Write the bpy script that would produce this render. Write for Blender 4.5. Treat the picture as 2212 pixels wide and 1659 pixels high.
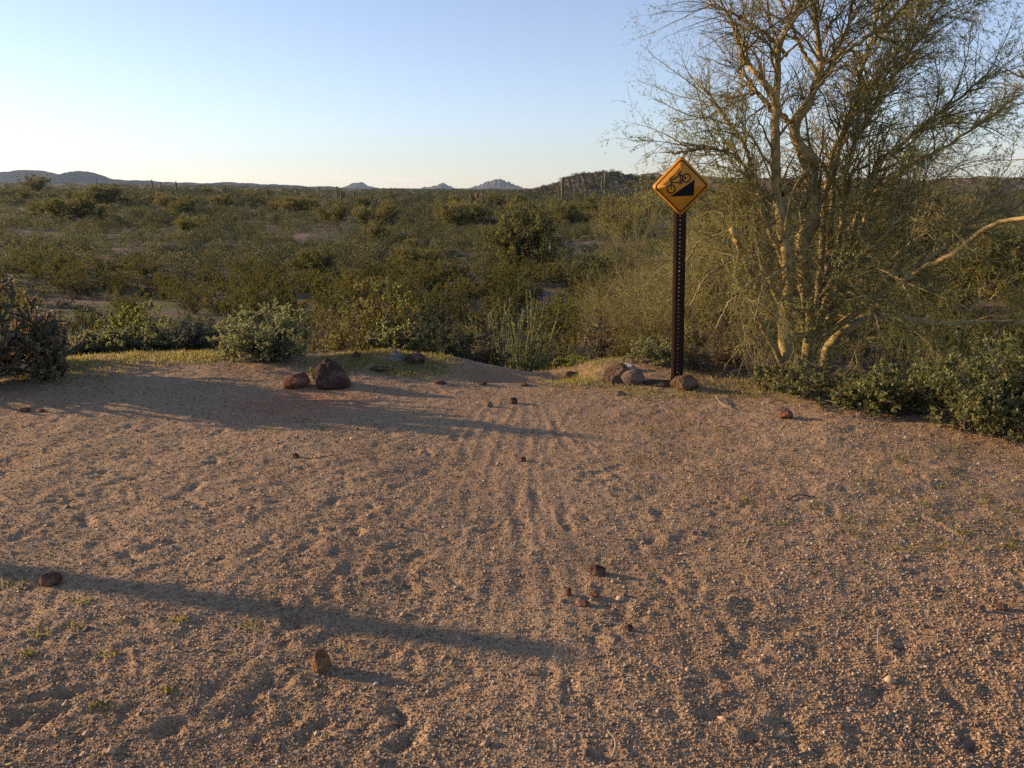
import bpy, math, random
import numpy as np
from mathutils import Vector, Matrix, noise as mnoise

for o in list(bpy.data.objects):
    bpy.data.objects.remove(o)
scene = bpy.context.scene
COL = scene.collection

# ------------------------------------------------------------------ camera
CAM_H = 1.5
PITCH = math.atan(0.2455)
FPX = 1725.4            # focal length in pixels of a 2212 px wide picture
cd = bpy.data.cameras.new('camera')
cam = bpy.data.objects.new('camera', cd)
COL.objects.link(cam)
cam.location = (0, 0, CAM_H)
cam.rotation_euler = (math.pi / 2 - PITCH, 0, 0)
cd.sensor_width = 36.0
cd.lens = 36.0 * FPX / 2212.0
cd.clip_start = 0.05
cd.clip_end = 40000
scene.camera = cam

# ------------------------------------------------------------------ light and sky
SUN_EL = math.radians(13.0)
SUN_AZ = math.radians(-74.5)          # measured from +Y towards +X: the sun stands to the left, a little ahead
SUN_DIR = Vector((math.sin(SUN_AZ) * math.cos(SUN_EL), math.cos(SUN_AZ) * math.cos(SUN_EL), math.sin(SUN_EL)))
ld = bpy.data.lights.new('sun', 'SUN')
ld.energy = 5.0
ld.angle = math.radians(0.55)
ld.color = (1.0, 0.66, 0.36)
sun = bpy.data.objects.new('sun', ld)
COL.objects.link(sun)
sun.location = (-20, 8, 12)
sun.rotation_euler = SUN_DIR.to_track_quat('Z', 'Y').to_euler()

world = bpy.data.worlds.new('World')
scene.world = world
world.use_nodes = True
nt = world.node_tree
nt.nodes.clear()
N = nt.nodes.new
wout = N('ShaderNodeOutputWorld')
bg = N('ShaderNodeBackground')
bg.inputs['Strength'].default_value = 0.104
sky = N('ShaderNodeTexSky')
sky.sky_type = 'NISHITA'
sky.sun_disc = False
sky.sun_elevation = SUN_EL
sky.sun_rotation = SUN_AZ
sky.altitude = 700
sky.air_density = 1.0
sky.dust_density = 0.25
sky.ozone_density = 1.6
# a few thin clouds low over the horizon, by direction
tc = N('ShaderNodeTexCoord')
sep = N('ShaderNodeSeparateXYZ')
nt.links.new(tc.outputs['Generated'], sep.inputs[0])
def wmath(op, a, b=None, c=None):
    n = N('ShaderNodeMath'); n.operation = op
    for i, v in enumerate((a, b, c)):
        if v is None: continue
        if isinstance(v, (int, float)): n.inputs[i].default_value = v
        else: nt.links.new(v, n.inputs[i])
    return n.outputs[0]
az = wmath('ARCTAN2', sep.outputs['X'], sep.outputs['Y'])
cmb = N('ShaderNodeCombineXYZ')
nt.links.new(wmath('MULTIPLY', az, 40.0), cmb.inputs['X'])
nt.links.new(wmath('MULTIPLY', sep.outputs['Z'], 190.0), cmb.inputs['Y'])
cn = N('ShaderNodeTexNoise')
cn.inputs['Scale'].default_value = 1.0
cn.inputs['Detail'].default_value = 5.0
nt.links.new(cmb.outputs[0], cn.inputs['Vector'])
def bump1(v, c, w):                     # a soft bump 1 at c, 0 beyond w
    d = wmath('DIVIDE', wmath('SUBTRACT', v, c), w)
    return wmath('MAXIMUM', wmath('SUBTRACT', 1.0, wmath('MULTIPLY', d, d)), 0.0)
cloud_m = wmath('ADD', wmath('MULTIPLY', bump1(az, -0.135, 0.055), bump1(sep.outputs['Z'], 0.0085, 0.0085)),
                wmath('MULTIPLY', bump1(az, -0.196, 0.02), bump1(sep.outputs['Z'], 0.0145, 0.004)))
cloud_m = wmath('ADD', cloud_m, wmath('MULTIPLY', wmath('MULTIPLY', bump1(az, 0.56, 0.09), bump1(sep.outputs['Z'], 0.032, 0.014)), 0.5))
cm = wmath('MULTIPLY', wmath('MINIMUM', wmath('MAXIMUM', wmath('MULTIPLY', wmath('SUBTRACT', cn.outputs['Fac'], 0.42), 4.0), 0.0), 1.0), cloud_m)
mixc = N('ShaderNodeMix'); mixc.data_type = 'RGBA'
nt.links.new(wmath('MULTIPLY', cm, 0.6), mixc.inputs[0])
wb = N('ShaderNodeMix'); wb.data_type = 'RGBA'; wb.blend_type = 'MULTIPLY'      # the camera's white balance
wb.inputs[0].default_value = 1.0; wb.inputs[7].default_value = (.91, .925, 1.15, 1)
nt.links.new(sky.outputs[0], wb.inputs[6])
hs = N('ShaderNodeHueSaturation'); hs.inputs['Saturation'].default_value = .80
nt.links.new(wb.outputs[2], hs.inputs['Color'])
nt.links.new(hs.outputs[0], mixc.inputs[6])
mixc.inputs[7].default_value = (6.2, 5.6, 5.2, 1)
nt.links.new(mixc.outputs[2], bg.inputs['Color'])
nt.links.new(bg.outputs[0], wout.inputs['Surface'])

scene.view_settings.view_transform = 'Standard'
scene.view_settings.look = 'None'
scene.view_settings.gamma = 1.0
scene.view_settings.exposure = 0.88

scene.render.engine = 'CYCLES'
cy = scene.cycles
cy.max_bounces = 6
cy.diffuse_bounces = 3
cy.glossy_bounces = 2
cy.transmission_bounces = 3
cy.volume_bounces = 0
cy.use_denoising = False
cy.caustics_reflective = False
cy.caustics_refractive = False

# ------------------------------------------------------------------ mesh helpers
class MB:
    """collects faces and links them as ONE mesh object"""
    def __init__(self):
        self.V = []; self.Q = []; self.T = []; self.a = []; self.n = 0; self.qm = []; self.tm = []
    def add(self, V, Q=None, T=None, a=None, mat=0):
        V = np.asarray(V, float).reshape(-1, 3)
        self.V.append(V)
        if a is None: a = np.full(len(V), 0.5)
        a = np.asarray(a, float)
        if a.ndim == 0: a = np.full(len(V), float(a))
        self.a.append(a)
        if Q is not None and len(Q):
            Q = np.asarray(Q, np.int64).reshape(-1, 4); self.Q.append(Q + self.n); self.qm.append(np.full(len(Q), mat))
        if T is not None and len(T):
            T = np.asarray(T, np.int64).reshape(-1, 3); self.T.append(T + self.n); self.tm.append(np.full(len(T), mat))
        self.n += len(V)
    def mesh(self, name, mats, smooth=False):
        V = np.concatenate(self.V); A = np.concatenate(self.a)
        Q = np.concatenate(self.Q) if self.Q else np.zeros((0, 4), np.int64)
        T = np.concatenate(self.T) if self.T else np.zeros((0, 3), np.int64)
        me = bpy.data.meshes.new(name)
        me.vertices.add(len(V)); me.vertices.foreach_set('co', V.astype(np.float32).ravel())
        li = np.concatenate([Q.ravel(), T.ravel()]).astype(np.int32)
        me.loops.add(len(li)); me.loops.foreach_set('vertex_index', li)
        ls = np.concatenate([np.arange(len(Q)) * 4, len(Q) * 4 + np.arange(len(T)) * 3]).astype(np.int32)
        me.polygons.add(len(ls)); me.polygons.foreach_set('loop_start', ls)
        mi = np.concatenate(self.qm + self.tm).astype(np.int32)
        if not isinstance(mats, (list, tuple)): mats = [mats]
        for m in mats: me.materials.append(m)
        me.polygons.foreach_set('material_index', mi)
        if smooth: me.polygons.foreach_set('use_smooth', np.ones(len(ls), bool))
        at_ = me.attributes.new('v', 'FLOAT', 'POINT'); at_.data.foreach_set('value', A.astype(np.float32))
        me.update(calc_edges=True)
        return me
    def build(self, name, mats, parent=None, smooth=False, loc=None):
        me = self.mesh(name, mats, smooth)
        o = bpy.data.objects.new(name, me); COL.objects.link(o)
        if parent is not None: o.parent = parent
        if loc is not None: o.location = loc
        return o

def tag(o, label=None, cat=None, group=None, kind=None):
    if label: o['label'] = label
    if cat: o['category'] = cat
    if group: o['group'] = group
    if kind: o['kind'] = kind
    return o
def thing(name, label, cat, loc=(0, 0, 0), rz=0, group=None):
    o = bpy.data.objects.new(name, None); COL.objects.link(o)
    o.empty_display_size = 0.1
    o.location = loc; o.rotation_euler = (0, 0, rz)
    return tag(o, label, cat, group)

def nrm(v):
    return v / np.maximum(np.linalg.norm(v, axis=-1, keepdims=True), 1e-9)

def tubes(mb, P, R, S=4, a=None, mat=0, cap=False):
    """P (N,K,3) polylines, R (N,K) radii -> tubes with S sides"""
    P = np.asarray(P, float); R = np.asarray(R, float)
    N_, K, _ = P.shape
    T = nrm(np.gradient(P, axis=1))
    mean = nrm(P[:, -1] - P[:, 0])
    ref = np.where(np.abs(mean[:, 2:3]) < 0.8, np.array([[0, 0, 1.0]]), np.array([[1.0, 0, 0]]))
    ref = nrm(np.cross(mean, ref))[:, None, :]
    U = nrm(ref - (ref * T).sum(-1, keepdims=True) * T)
    W = np.cross(T, U)
    th = np.arange(S) * 2 * math.pi / S
    V = P[:, :, None, :] + R[:, :, None, None] * (U[:, :, None, :] * np.cos(th)[None, None, :, None] + W[:, :, None, :] * np.sin(th)[None, None, :, None])
    base = (np.arange(N_) * K * S)[:, None, None]
    k = (np.arange(K - 1) * S)[None, :, None]
    s = np.arange(S)[None, None, :]; s2 = (s + 1) % S
    Q = np.stack([base + k + s, base + k + s2, base + k + S + s2, base + k + S + s], -1)
    if a is None: a = np.full(N_, 0.5)
    A = np.repeat(np.broadcast_to(np.asarray(a, float), (N_,)), K * S)
    Tc = None
    if cap and S >= 3:
        b = (np.arange(N_) * K * S)[:, None] + (K - 1) * S
        Tc = np.concatenate([np.stack([b + 0, b + i, b + i + 1], -1).reshape(-1, 3) for i in range(1, S - 1)])
    mb.add(V.reshape(-1, 3), Q.reshape(-1, 4), Tc, A, mat)

def leaves(mb, rng, pos, d, L, W, a=None, mat=0, side=None):
    """diamond shaped leaf faces"""
    M = len(pos)
    d = nrm(d)
    r = rng.normal(size=(M, 3)) if side is None else side
    u = nrm(np.cross(d, r))
    L = np.broadcast_to(L, (M,))[:, None]; W = np.broadcast_to(W, (M,))[:, None]
    n = np.cross(u, d)
    V = np.stack([pos, pos + d * L * .45 + u * W * .5 + n * L * .06, pos + d * L, pos + d * L * .45 - u * W * .5 + n * L * .06], 1)
    Q = np.arange(M * 4).reshape(-1, 4)
    if a is None: a = rng.uniform(0, 1, M)
    mb.add(V.reshape(-1, 3), Q, None, np.repeat(a, 4), mat)

def grow(rng, P, R, n, tmin, tmax, lo, hi, spread, up=0.0, K=5, curl=0.15, trop=0.0, r0=0.7, rmax=1.0, tip=0.3, lengthw=True, kink=0.0):
    """children of the polylines P (N,Kp,3) with radii R: returns their points and radii"""
    N_, Kp, _ = P.shape
    if lengthw:
        w = np.linalg.norm(np.diff(P, axis=1), axis=2).sum(1); w = w / w.sum()
        idx = rng.choice(N_, n, p=w)
    else:
        idx = rng.integers(0, N_, n)
    t = rng.uniform(tmin, tmax, n) * (Kp - 1.001)
    i = np.floor(t).astype(int); f = (t - i)[:, None]
    p0 = P[idx, i] * (1 - f) + P[idx, i + 1] * f
    rp = R[idx, i] * (1 - f[:, 0]) + R[idx, i + 1] * f[:, 0]
    tan = nrm(P[idx, i + 1] - P[idx, i])
    q = rng.normal(size=(n, 3)); q = nrm(q - (q * tan).sum(-1, keepdims=True) * tan)
    sp = np.clip(rng.normal(spread, spread * .3, n), 0.1, 1.5)[:, None]
    d = nrm(tan * np.cos(sp) + q * np.sin(sp) + np.array([0, 0, up]))
    ln = rng.uniform(lo, hi, n)
    out = [p0]
    st = (ln / (K - 1))[:, None]
    for k in range(K - 1):
        out.append(out[-1] + d * st)
        d = nrm(d + curl * rng.normal(size=(n, 3)) + np.array([0, 0, trop]))
    PP = np.stack(out, 1)
    rr = np.minimum(rp * r0, rmax)
    RR = rr[:, None] * np.linspace(1, tip, K)[None]
    return PP, RR

def along(rng, P, n, tmin=0.2, tmax=1.0):
    """n random points and tangents along polylines"""
    N_, K, _ = P.shape
    idx = rng.integers(0, N_, n)
    t = rng.uniform(tmin, tmax, n) * (K - 1.001)
    i = np.floor(t).astype(int); f = (t - i)[:, None]
    return P[idx, i] * (1 - f) + P[idx, i + 1] * f, nrm(P[idx, i + 1] - P[idx, i]), idx

# ------------------------------------------------------------------ noise and terrain
def _h(ix, iy, seed):
    n = (ix.astype(np.int64) * 374761393 + iy.astype(np.int64) * 668265263 + seed * 1442695041) & 0xFFFFFFFF
    n = ((n ^ (n >> 13)) * 1274126177) & 0xFFFFFFFF
    n = ((n ^ (n >> 16)) * 2246822519) & 0xFFFFFFFF
    return (n ^ (n >> 15)) & 0xFFFFFFFF
def pn(x, y, seed=0):
    x = np.asarray(x, float); y = np.asarray(y, float)
    ix = np.floor(x); iy = np.floor(y); fx = x - ix; fy = y - iy
    u = fx * fx * fx * (fx * (fx * 6 - 15) + 10); v = fy * fy * fy * (fy * (fy * 6 - 15) + 10)
    def g(ax, ay, dx, dy):
        a = _h(ax, ay, seed) * (2 * math.pi / 4294967296.0)
        return np.cos(a) * dx + np.sin(a) * dy
    n00 = g(ix, iy, fx, fy); n10 = g(ix + 1, iy, fx - 1, fy)
    n01 = g(ix, iy + 1, fx, fy - 1); n11 = g(ix + 1, iy + 1, fx - 1, fy - 1)
    return (n00 * (1 - u) + n10 * u) * (1 - v) + (n01 * (1 - u) + n11 * u) * v
def sst(a, b, x):
    t = np.clip((x - a) / (b - a), 0, 1); return t * t * (3 - 2 * t)

EX = np.array([-40, -14, -7, -4.5, -2.6, -1.2, -0.6, -0.22, 0.12, 0.48, 0.9, 1.6, 2.6, 3.6, 5.0, 9, 40.])
EY = np.array([9.2, 8.0, 7.6, 7.5, 7.5, 7.45, 7.35, 7.16, 7.10, 7.14, 7.3, 7.4, 7.3, 6.9, 6.3, 5.0, 3.])
VALLEY = -4.6
def H(x, y):
    """the land: a sandy bench that ends about 8 m ahead and falls to a wide valley floor"""
    x = np.asarray(x, float); y = np.asarray(y, float)
    ye = np.interp(x, EX, EY)
    s = y - ye
    s = 0.22 * np.logaddexp(0, s / 0.22)          # rounded lip
    L = 17.0
    t = np.clip(s / L, 0, 1)
    z = VALLEY * (1 - (1 - t) ** 2)
    r = np.hypot(x, y)
    far = sst(22, 45, y)
    und = 0.55 * pn(x / 21, y / 21, 5) + 0.3 * pn(x / 8.5, y / 8.5, 6) + 0.9 * pn(x / 90, y / 90, 7)
    z = z + far * und
    az_ = np.arctan2(x, y)
    z = z + 3.0 * sst(90, 420, y) * sst(-0.05, -0.5, az_)            # gentle rise to the left
    z = z + 17.0 * sst(600, 3300, r) * sst(-0.10, -0.50, az_)
    z = z + 0.9 * sst(60, 130, y) * sst(0.0, 0.25, az_)
    # bench: low mound on the left, dip where the path leaves, gentle tilt
    z = z + 0.06 * np.exp(-((x + 2.6) / 1.6) ** 2 - ((y - 7.3) / 1.0) ** 2)
    z = z - 0.15 * np.exp(-((x - 0.12) / 0.52) ** 4 - ((y - 6.62) / 0.30) ** 2) - .05 * np.exp(-((x - 0.2) / 0.30) ** 2 - ((y - 7.1) / 0.3) ** 2)
    yb = 6.12 + .10 * np.sin(x * 1.9 + .6)
    z = z + 0.024 * np.exp(-((y - yb) / 0.085) ** 2) * np.exp(-((x + 0.1) / .75) ** 4)
    z = z + 0.015 * np.exp(-((x - 0.30) / 0.3) ** 2 - ((y - 6.98) / 0.15) ** 2)
    z = z + 0.022 * np.exp(-((x - 1.2) / 0.45) ** 2 - ((y - 6.9) / 0.5) ** 2) + 0.055 * np.exp(-((x + 1.0) / 0.6) ** 2 - ((y - 7.1) / 0.45) ** 2)
    near = 1 - sst(9, 14, y)
    z = z + near * (0.035 * pn(x / 1.7, y / 1.7, 11))
    return z
def H1(x, y):
    return float(H(np.array([x]), np.array([y]))[0])

def ray(px, py):
    v = (829.5 - py) / FPX; u = (px - 1106) / FPX
    c, s = math.cos(PITCH), math.sin(PITCH)
    return np.array([u, c + v * s, -s + v * c])
def at(px, py):
    """point of the land seen at a place of the photograph"""
    d = ray(px, py)
    t = _TS
    u = CAM_H + d[2] * t < H(d[0] * t, d[1] * t)
    i = int(np.argmax(u)) if u.any() else len(t) - 1
    lo, hi = t[max(i - 1, 0)], t[i]
    for _ in range(3):
        q = np.linspace(lo, hi, 24); u = CAM_H + d[2] * q < H(d[0] * q, d[1] * q)
        j = max(int(np.argmax(u)), 1) if u.any() else 23
        lo, hi = q[j - 1], q[j]
    p = d * hi
    return np.array([p[0], p[1], H1(p[0], p[1])])
_TS = 1.2 * 1.012 ** np.arange(820)
def atY(px, py, Y):
    d = ray(px, py); t = Y / d[1]
    return np.array([d[0] * t, Y, CAM_H + d[2] * t])
def pxsize(n, Y, py=800):
    """metres spanned by n picture pixels at depth Y"""
    d = ray(1106, py); c, s = math.cos(PITCH), math.sin(PITCH)
    t = Y / d[1]
    return n / FPX * t

# ------------------------------------------------------------------ materials
def new_mat(name):
    m = bpy.data.materials.new(name); m.use_nodes = True
    m.node_tree.nodes.clear()
    return m, m.node_tree
def ramp_set(r, cols):
    e = r.color_ramp.elements
    while len(e) > 1: e.remove(e[-1])
    e[0].position = cols[0][0]; e[0].color = (*cols[0][1], 1)
    for p, c in cols[1:]:
        n = e.new(p); n.color = (*c, 1)
def leaf_mat(name, cols, trans=0.35, rough=0.6, spec=0.25, rnd=0.5):
    m, t = new_mat(name)
    o = t.nodes.new('ShaderNodeOutputMaterial')
    a = t.nodes.new('ShaderNodeAttribute'); a.attribute_name = 'v'
    oi = t.nodes.new('ShaderNodeObjectInfo')
    ma = t.nodes.new('ShaderNodeMath'); ma.operation = 'MULTIPLY_ADD'
    t.links.new(oi.outputs['Random'], ma.inputs[0]); ma.inputs[1].default_value = rnd; ma.inputs[2].default_value = -rnd / 2
    ad = t.nodes.new('ShaderNodeMath'); ad.operation = 'ADD'; ad.use_clamp = True
    t.links.new(a.outputs['Fac'], ad.inputs[0]); t.links.new(ma.outputs[0], ad.inputs[1])
    r = t.nodes.new('ShaderNodeValToRGB'); ramp_set(r, cols)
    t.links.new(ad.outputs[0], r.inputs[0])
    p = t.nodes.new('ShaderNodeBsdfPrincipled')
    p.inputs['Roughness'].default_value = rough
    p.inputs['Specular IOR Level'].default_value = spec
    t.links.new(r.outputs[0], p.inputs['Base Color'])
    if trans > 0:
        tr = t.nodes.new('ShaderNodeBsdfTranslucent')
        sc_ = t.nodes.new('ShaderNodeVectorMath'); sc_.operation = 'SCALE'; sc_.inputs['Scale'].default_value = 1.7   # leaves pass more light than they throw back
        t.links.new(r.outputs[0], sc_.inputs[0]); t.links.new(sc_.outputs[0], tr.inputs['Color'])
        mx = t.nodes.new('ShaderNodeMixShader'); mx.inputs[0].default_value = trans
        t.links.new(p.outputs[0], mx.inputs[1]); t.links.new(tr.outputs[0], mx.inputs[2])
        t.links.new(mx.outputs[0], o.inputs[0])
    else:
        t.links.new(p.outputs[0], o.inputs[0])
    return m
def noise_mat(name, cols, scale=8.0, detail=6.0, rough=0.85, bump=0.3, spec=0.2, scale2=None, metallic=0.0, bdist=0.01):
    m, t = new_mat(name)
    o = t.nodes.new('ShaderNodeOutputMaterial')
    tc_ = t.nodes.new('ShaderNodeTexCoord')
    n = t.nodes.new('ShaderNodeTexNoise'); n.inputs['Scale'].default_value = scale; n.inputs['Detail'].default_value = detail
    n.inputs['Roughness'].default_value = 0.65
    t.links.new(tc_.outputs['Object'], n.inputs['Vector'])
    r = t.nodes.new('ShaderNodeValToRGB'); ramp_set(r, cols)
    t.links.new(n.outputs['Fac'], r.inputs[0])
    p = t.nodes.new('ShaderNodeBsdfPrincipled')
    p.inputs['Roughness'].default_value = rough; p.inputs['Specular IOR Level'].default_value = spec
    p.inputs['Metallic'].default_value = metallic
    t.links.new(r.outputs[0], p.inputs['Base Color'])
    if bump:
        n2 = t.nodes.new('ShaderNodeTexNoise'); n2.inputs['Scale'].default_value = scale2 or scale * 4; n2.inputs['Detail'].default_value = 4
        t.links.new(tc_.outputs['Object'], n2.inputs['Vector'])
        b = t.nodes.new('ShaderNodeBump'); b.inputs['Strength'].default_value = bump; b.inputs['Distance'].default_value = bdist
        t.links.new(n2.outputs['Fac'], b.inputs['Height']); t.links.new(b.outputs[0], p.inputs['Normal'])
    t.links.new(p.outputs[0], o.inputs[0])
    return m

M = {}
M['creosote'] = leaf_mat('creosote_leaf', [(0, (0.051, 0.052, 0.013)), (.5, (0.102, 0.100, 0.022)), (1, (0.158, 0.145, 0.033))], 0.45)
M['bursage'] = leaf_mat('bursage_leaf', [(0, (0.055, 0.069, 0.048)), (.5, (0.090, 0.108, 0.075)), (1, (0.137, 0.156, 0.114))], 0.35)
M['paloverde'] = leaf_mat('paloverde_twig', [(0, (0.074, 0.075, 0.024)), (.5, (0.132, 0.128, 0.039)), (1, (0.199, 0.182, 0.060))], 0.4)
M['scrub'] = leaf_mat('scrub_leaf', [(0, (0.026, 0.034, 0.016)), (.35, (0.052, 0.059, 0.023)), (.65, (0.081, 0.079, 0.028)), (.82, (0.078, 0.093, 0.060)), (1, (0.104, 0.123, 0.084))], 0.4, rnd=0)
M['green_leaf'] = leaf_mat('brittlebush_leaf', [(0, (.10, .118, .050)), (.5, (.195, .21, .092)), (1, (.29, .295, .145))], 0.5, rnd=.1)
M['sprout_leaf'] = leaf_mat('sprout_leaf', [(0, (0.094, 0.111, 0.023)), (.5, (0.158, 0.181, 0.036)), (1, (0.216, 0.237, 0.063))], 0.5, rnd=.1)
M['jojoba_leaf'] = leaf_mat('jojoba_leaf', [(0, (0.064, 0.068, 0.019)), (.5, (0.119, 0.119, 0.032)), (1, (0.230, 0.204, 0.064))], .4, .6, .15, rnd=.1)
M['brown_leaf'] = leaf_mat('brown_leaf', [(0, (.07, .058, .028)), (.5, (.14, .115, .058)), (1, (.24, .20, .12))], .25, .6, .15, rnd=.1)
M['dark_leaf'] = leaf_mat('dark_leaf', [(0, (0.034, 0.047, 0.025)), (.5, (0.064, 0.079, 0.043)), (1, (0.093, 0.111, 0.060))], 0.35, rnd=.1)
M['front_leaf'] = leaf_mat('front_leaf', [(0, (.075, .088, .030)), (.6, (.15, .162, .058)), (1, (.29, .28, .13))], 0.45, .45, .35, rnd=.15)
M['tree_leaf'] = leaf_mat('tree_leaf', [(0, (0.116, 0.134, 0.026)), (.5, (0.210, 0.218, 0.048)), (1, (0.284, 0.274, 0.072))], 0.5, rnd=0)
M['twig'] = leaf_mat('tree_twig', [(0, (.115, .090, .046)), (.45, (.20, .175, .072)), (1, (.29, .25, .105))], 0, .6, .3, rnd=0)
M['stem'] = leaf_mat('shrub_stem', [(0, (.07, .055, .042)), (.5, (.13, .105, .078)), (1, (.22, .18, .14))], 0, .8, .2, rnd=.1)
M['pale_stem'] = leaf_mat('pale_stem', [(0, (.16, .13, .10)), (.5, (.26, .22, .165)), (1, (.38, .33, .26))], 0, .8, .2, rnd=.1)
M['bark'] = noise_mat('paloverde_bark', [(.3, (.085, .074, .030)), (.45, (.23, .18, .070)), (.58, (.34, .255, .105)), (.72, (.13, .10, .045))], 14, 8, .65, .5, .3, 60, bdist=.004)
M['saguaro'] = noise_mat('saguaro_skin', [(.3, (.07, .085, .045)), (.7, (.12, .135, .075))], 3, 4, .8, .2)
M['dead_saguaro'] = noise_mat('dead_saguaro', [(.3, (.09, .055, .035)), (.7, (.20, .13, .09))], 5, 5, .9, .5)
M['cholla_skin'] = noise_mat('cholla_skin', [(.3, (.045, .055, .03)), (.7, (.085, .085, .05))], 20, 4, .8, .4)
M['spine'] = leaf_mat('cholla_spine', [(0, (.13, .085, .042)), (.6, (.25, .165, .085)), (1, (.48, .36, .22))], .3, .5, .4, rnd=0)
M['ocotillo'] = noise_mat('ocotillo_stem', [(.3, (.075, .09, .042)), (.55, (.135, .145, .07)), (.75, (.20, .18, .10))], 12, 5, .8, .5)
M['grass'] = leaf_mat('grass_blade', [(0, (.10, .105, .026)), (.5, (.19, .18, .046)), (.8, (.29, .25, .085)), (1, (.36, .30, .16))], .5, rnd=0)
M['post'] = noise_mat('post_paint', [(.3, (.020, .010, .006)), (.6, (.032, .015, .009)), (.75, (.040, .022, .014))], 9, 6, .7, .1, .12)
M['galv'] = noise_mat('galvanised_rim', [(.3, (.30, .30, .30)), (.7, (.48, .47, .46))], 30, 3, .45, 0, .5, metallic=.3)  # pale grey rings around the punched post holes
M['sign_yellow'] = noise_mat('sign_sheeting', [(.3, (.47, .195, .010)), (.5, (.54, .228, .012)), (.72, (.58, .255, .018))], 5, 7, .5, 0, .4)
M['sign_black'] = noise_mat('sign_black', [(.3, (.022, .012, .008)), (.7, (.034, .018, .012))], 8, 4, .7, 0, .1)
M['sign_dark'] = noise_mat('sign_slope', [(.3, (.010, .010, .009)), (.7, (.016, .015, .013))], 8, 4, .8, 0, .08)
M['steel'] = noise_mat('bolt_steel', [(.3, (.25, .24, .22)), (.7, (.40, .38, .35))], 20, 3, .4, 0, .5, metallic=.6)

# ------------------------------------------------------------------ ground
# tyre marks on the bench, as x(y) curves taken along the path
TRACKS = [
    ([(1230, 880), (1190, 960), (1120, 1080), (1010, 1240), (900, 1400), (820, 1650)], .022, .008), ([(960, 900), (1010, 980), (1110, 1110), (1260, 1260), (1400, 1420), (1500, 1650)], .022, .008), ([(1050, 890), (1100, 1000), (1190, 1150), (1300, 1330), (1340, 1480), (1330, 1650)], .022, .009),
    ([(1135, 870), (1130, 1000), (1128, 1150), (1120, 1300), (1110, 1420), (1090, 1650)], .028, .010),
    ([(1165, 880), (1200, 1000), (1225, 1150), (1240, 1300), (1235, 1480), (1240, 1650)], .024, .009),
    ([(1090, 880), (1040, 1000), (980, 1150), (915, 1300), (840, 1430), (700, 1650)], .026, .010),
    ([(1070, 880), (980, 1000), (860, 1130), (700, 1290), (560, 1420), (330, 1650)], .024, .010),
    ([(1050, 880), (930, 1000), (790, 1100), (600, 1230), (330, 1440), (60, 1650)], .026, .011),
    ([(1180, 880), (1260, 1000), (1330, 1130), (1420, 1270), (1500, 1400), (1600, 1650)], .024, .012),
    ([(1200, 900), (1300, 1000), (1400, 1100), (1520, 1270), (1660, 1460), (1800, 1650)], .022, .009),
    ([(1110, 870), (1080, 1000), (1060, 1150), (1030, 1300), (1000, 1430), (930, 1650)], .022, .008),
    ([(1150, 870), (1165, 1000), (1170, 1150), (1175, 1300), (1170, 1430), (1160, 1650)], .020, .007),
]
rng = np.random.default_rng(3)
DENTS = []
for k in range(420):
    if rng.random() < .45:
        px, py = rng.uniform(-50, 900), rng.uniform(900, 1640)
    else:
        px, py = rng.uniform(1250, 2260), rng.uniform(960, 1640)
    if rng.random() < .15: px = rng.uniform(700, 1400)
    p = at(px, py)
    DENTS.append((p[0], p[1], rng.uniform(.04, .11), rng.uniform(.025, .05), rng.uniform(.006, .017), rng.uniform(0, math.pi)))
for px, py, L_, W_, dp in [(1610, 1400, .10, .05, .02), (1700, 1360, .09, .05, .022), (1560, 1470, .09, .045, .02), (1480, 1160, .1, .04, .018),
                           (1400, 1170, .09, .04, .02), (1830, 1060, .08, .05, .02), (1590, 1530, .11, .06, .022), (1720, 1610, .11, .06, .022),
                           (2130, 1380, .1, .06, .022), (1900, 1500, .1, .05, .018), (280, 1035, .12, .05, .02), (330, 1000, .13, .05, .02), (220, 1070, .1, .05, .02),
                           (300, 1190, .14, .05, .015), (400, 1080, .12, .04, .016), (140, 1080, .1, .06, .022), (60, 1540, .12, .035, .02), (120, 1500, .12, .03, .02),
                           (590, 1480, .12, .035, .015), (640, 1560, .12, .035, .015), (1270, 1120, .06, .04, .018), (850, 1080, .07, .04, .015)]:
    p = at(px, py)
    DENTS.append((p[0], p[1], L_, W_, dp, rng.uniform(-.5, .9)))

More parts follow.
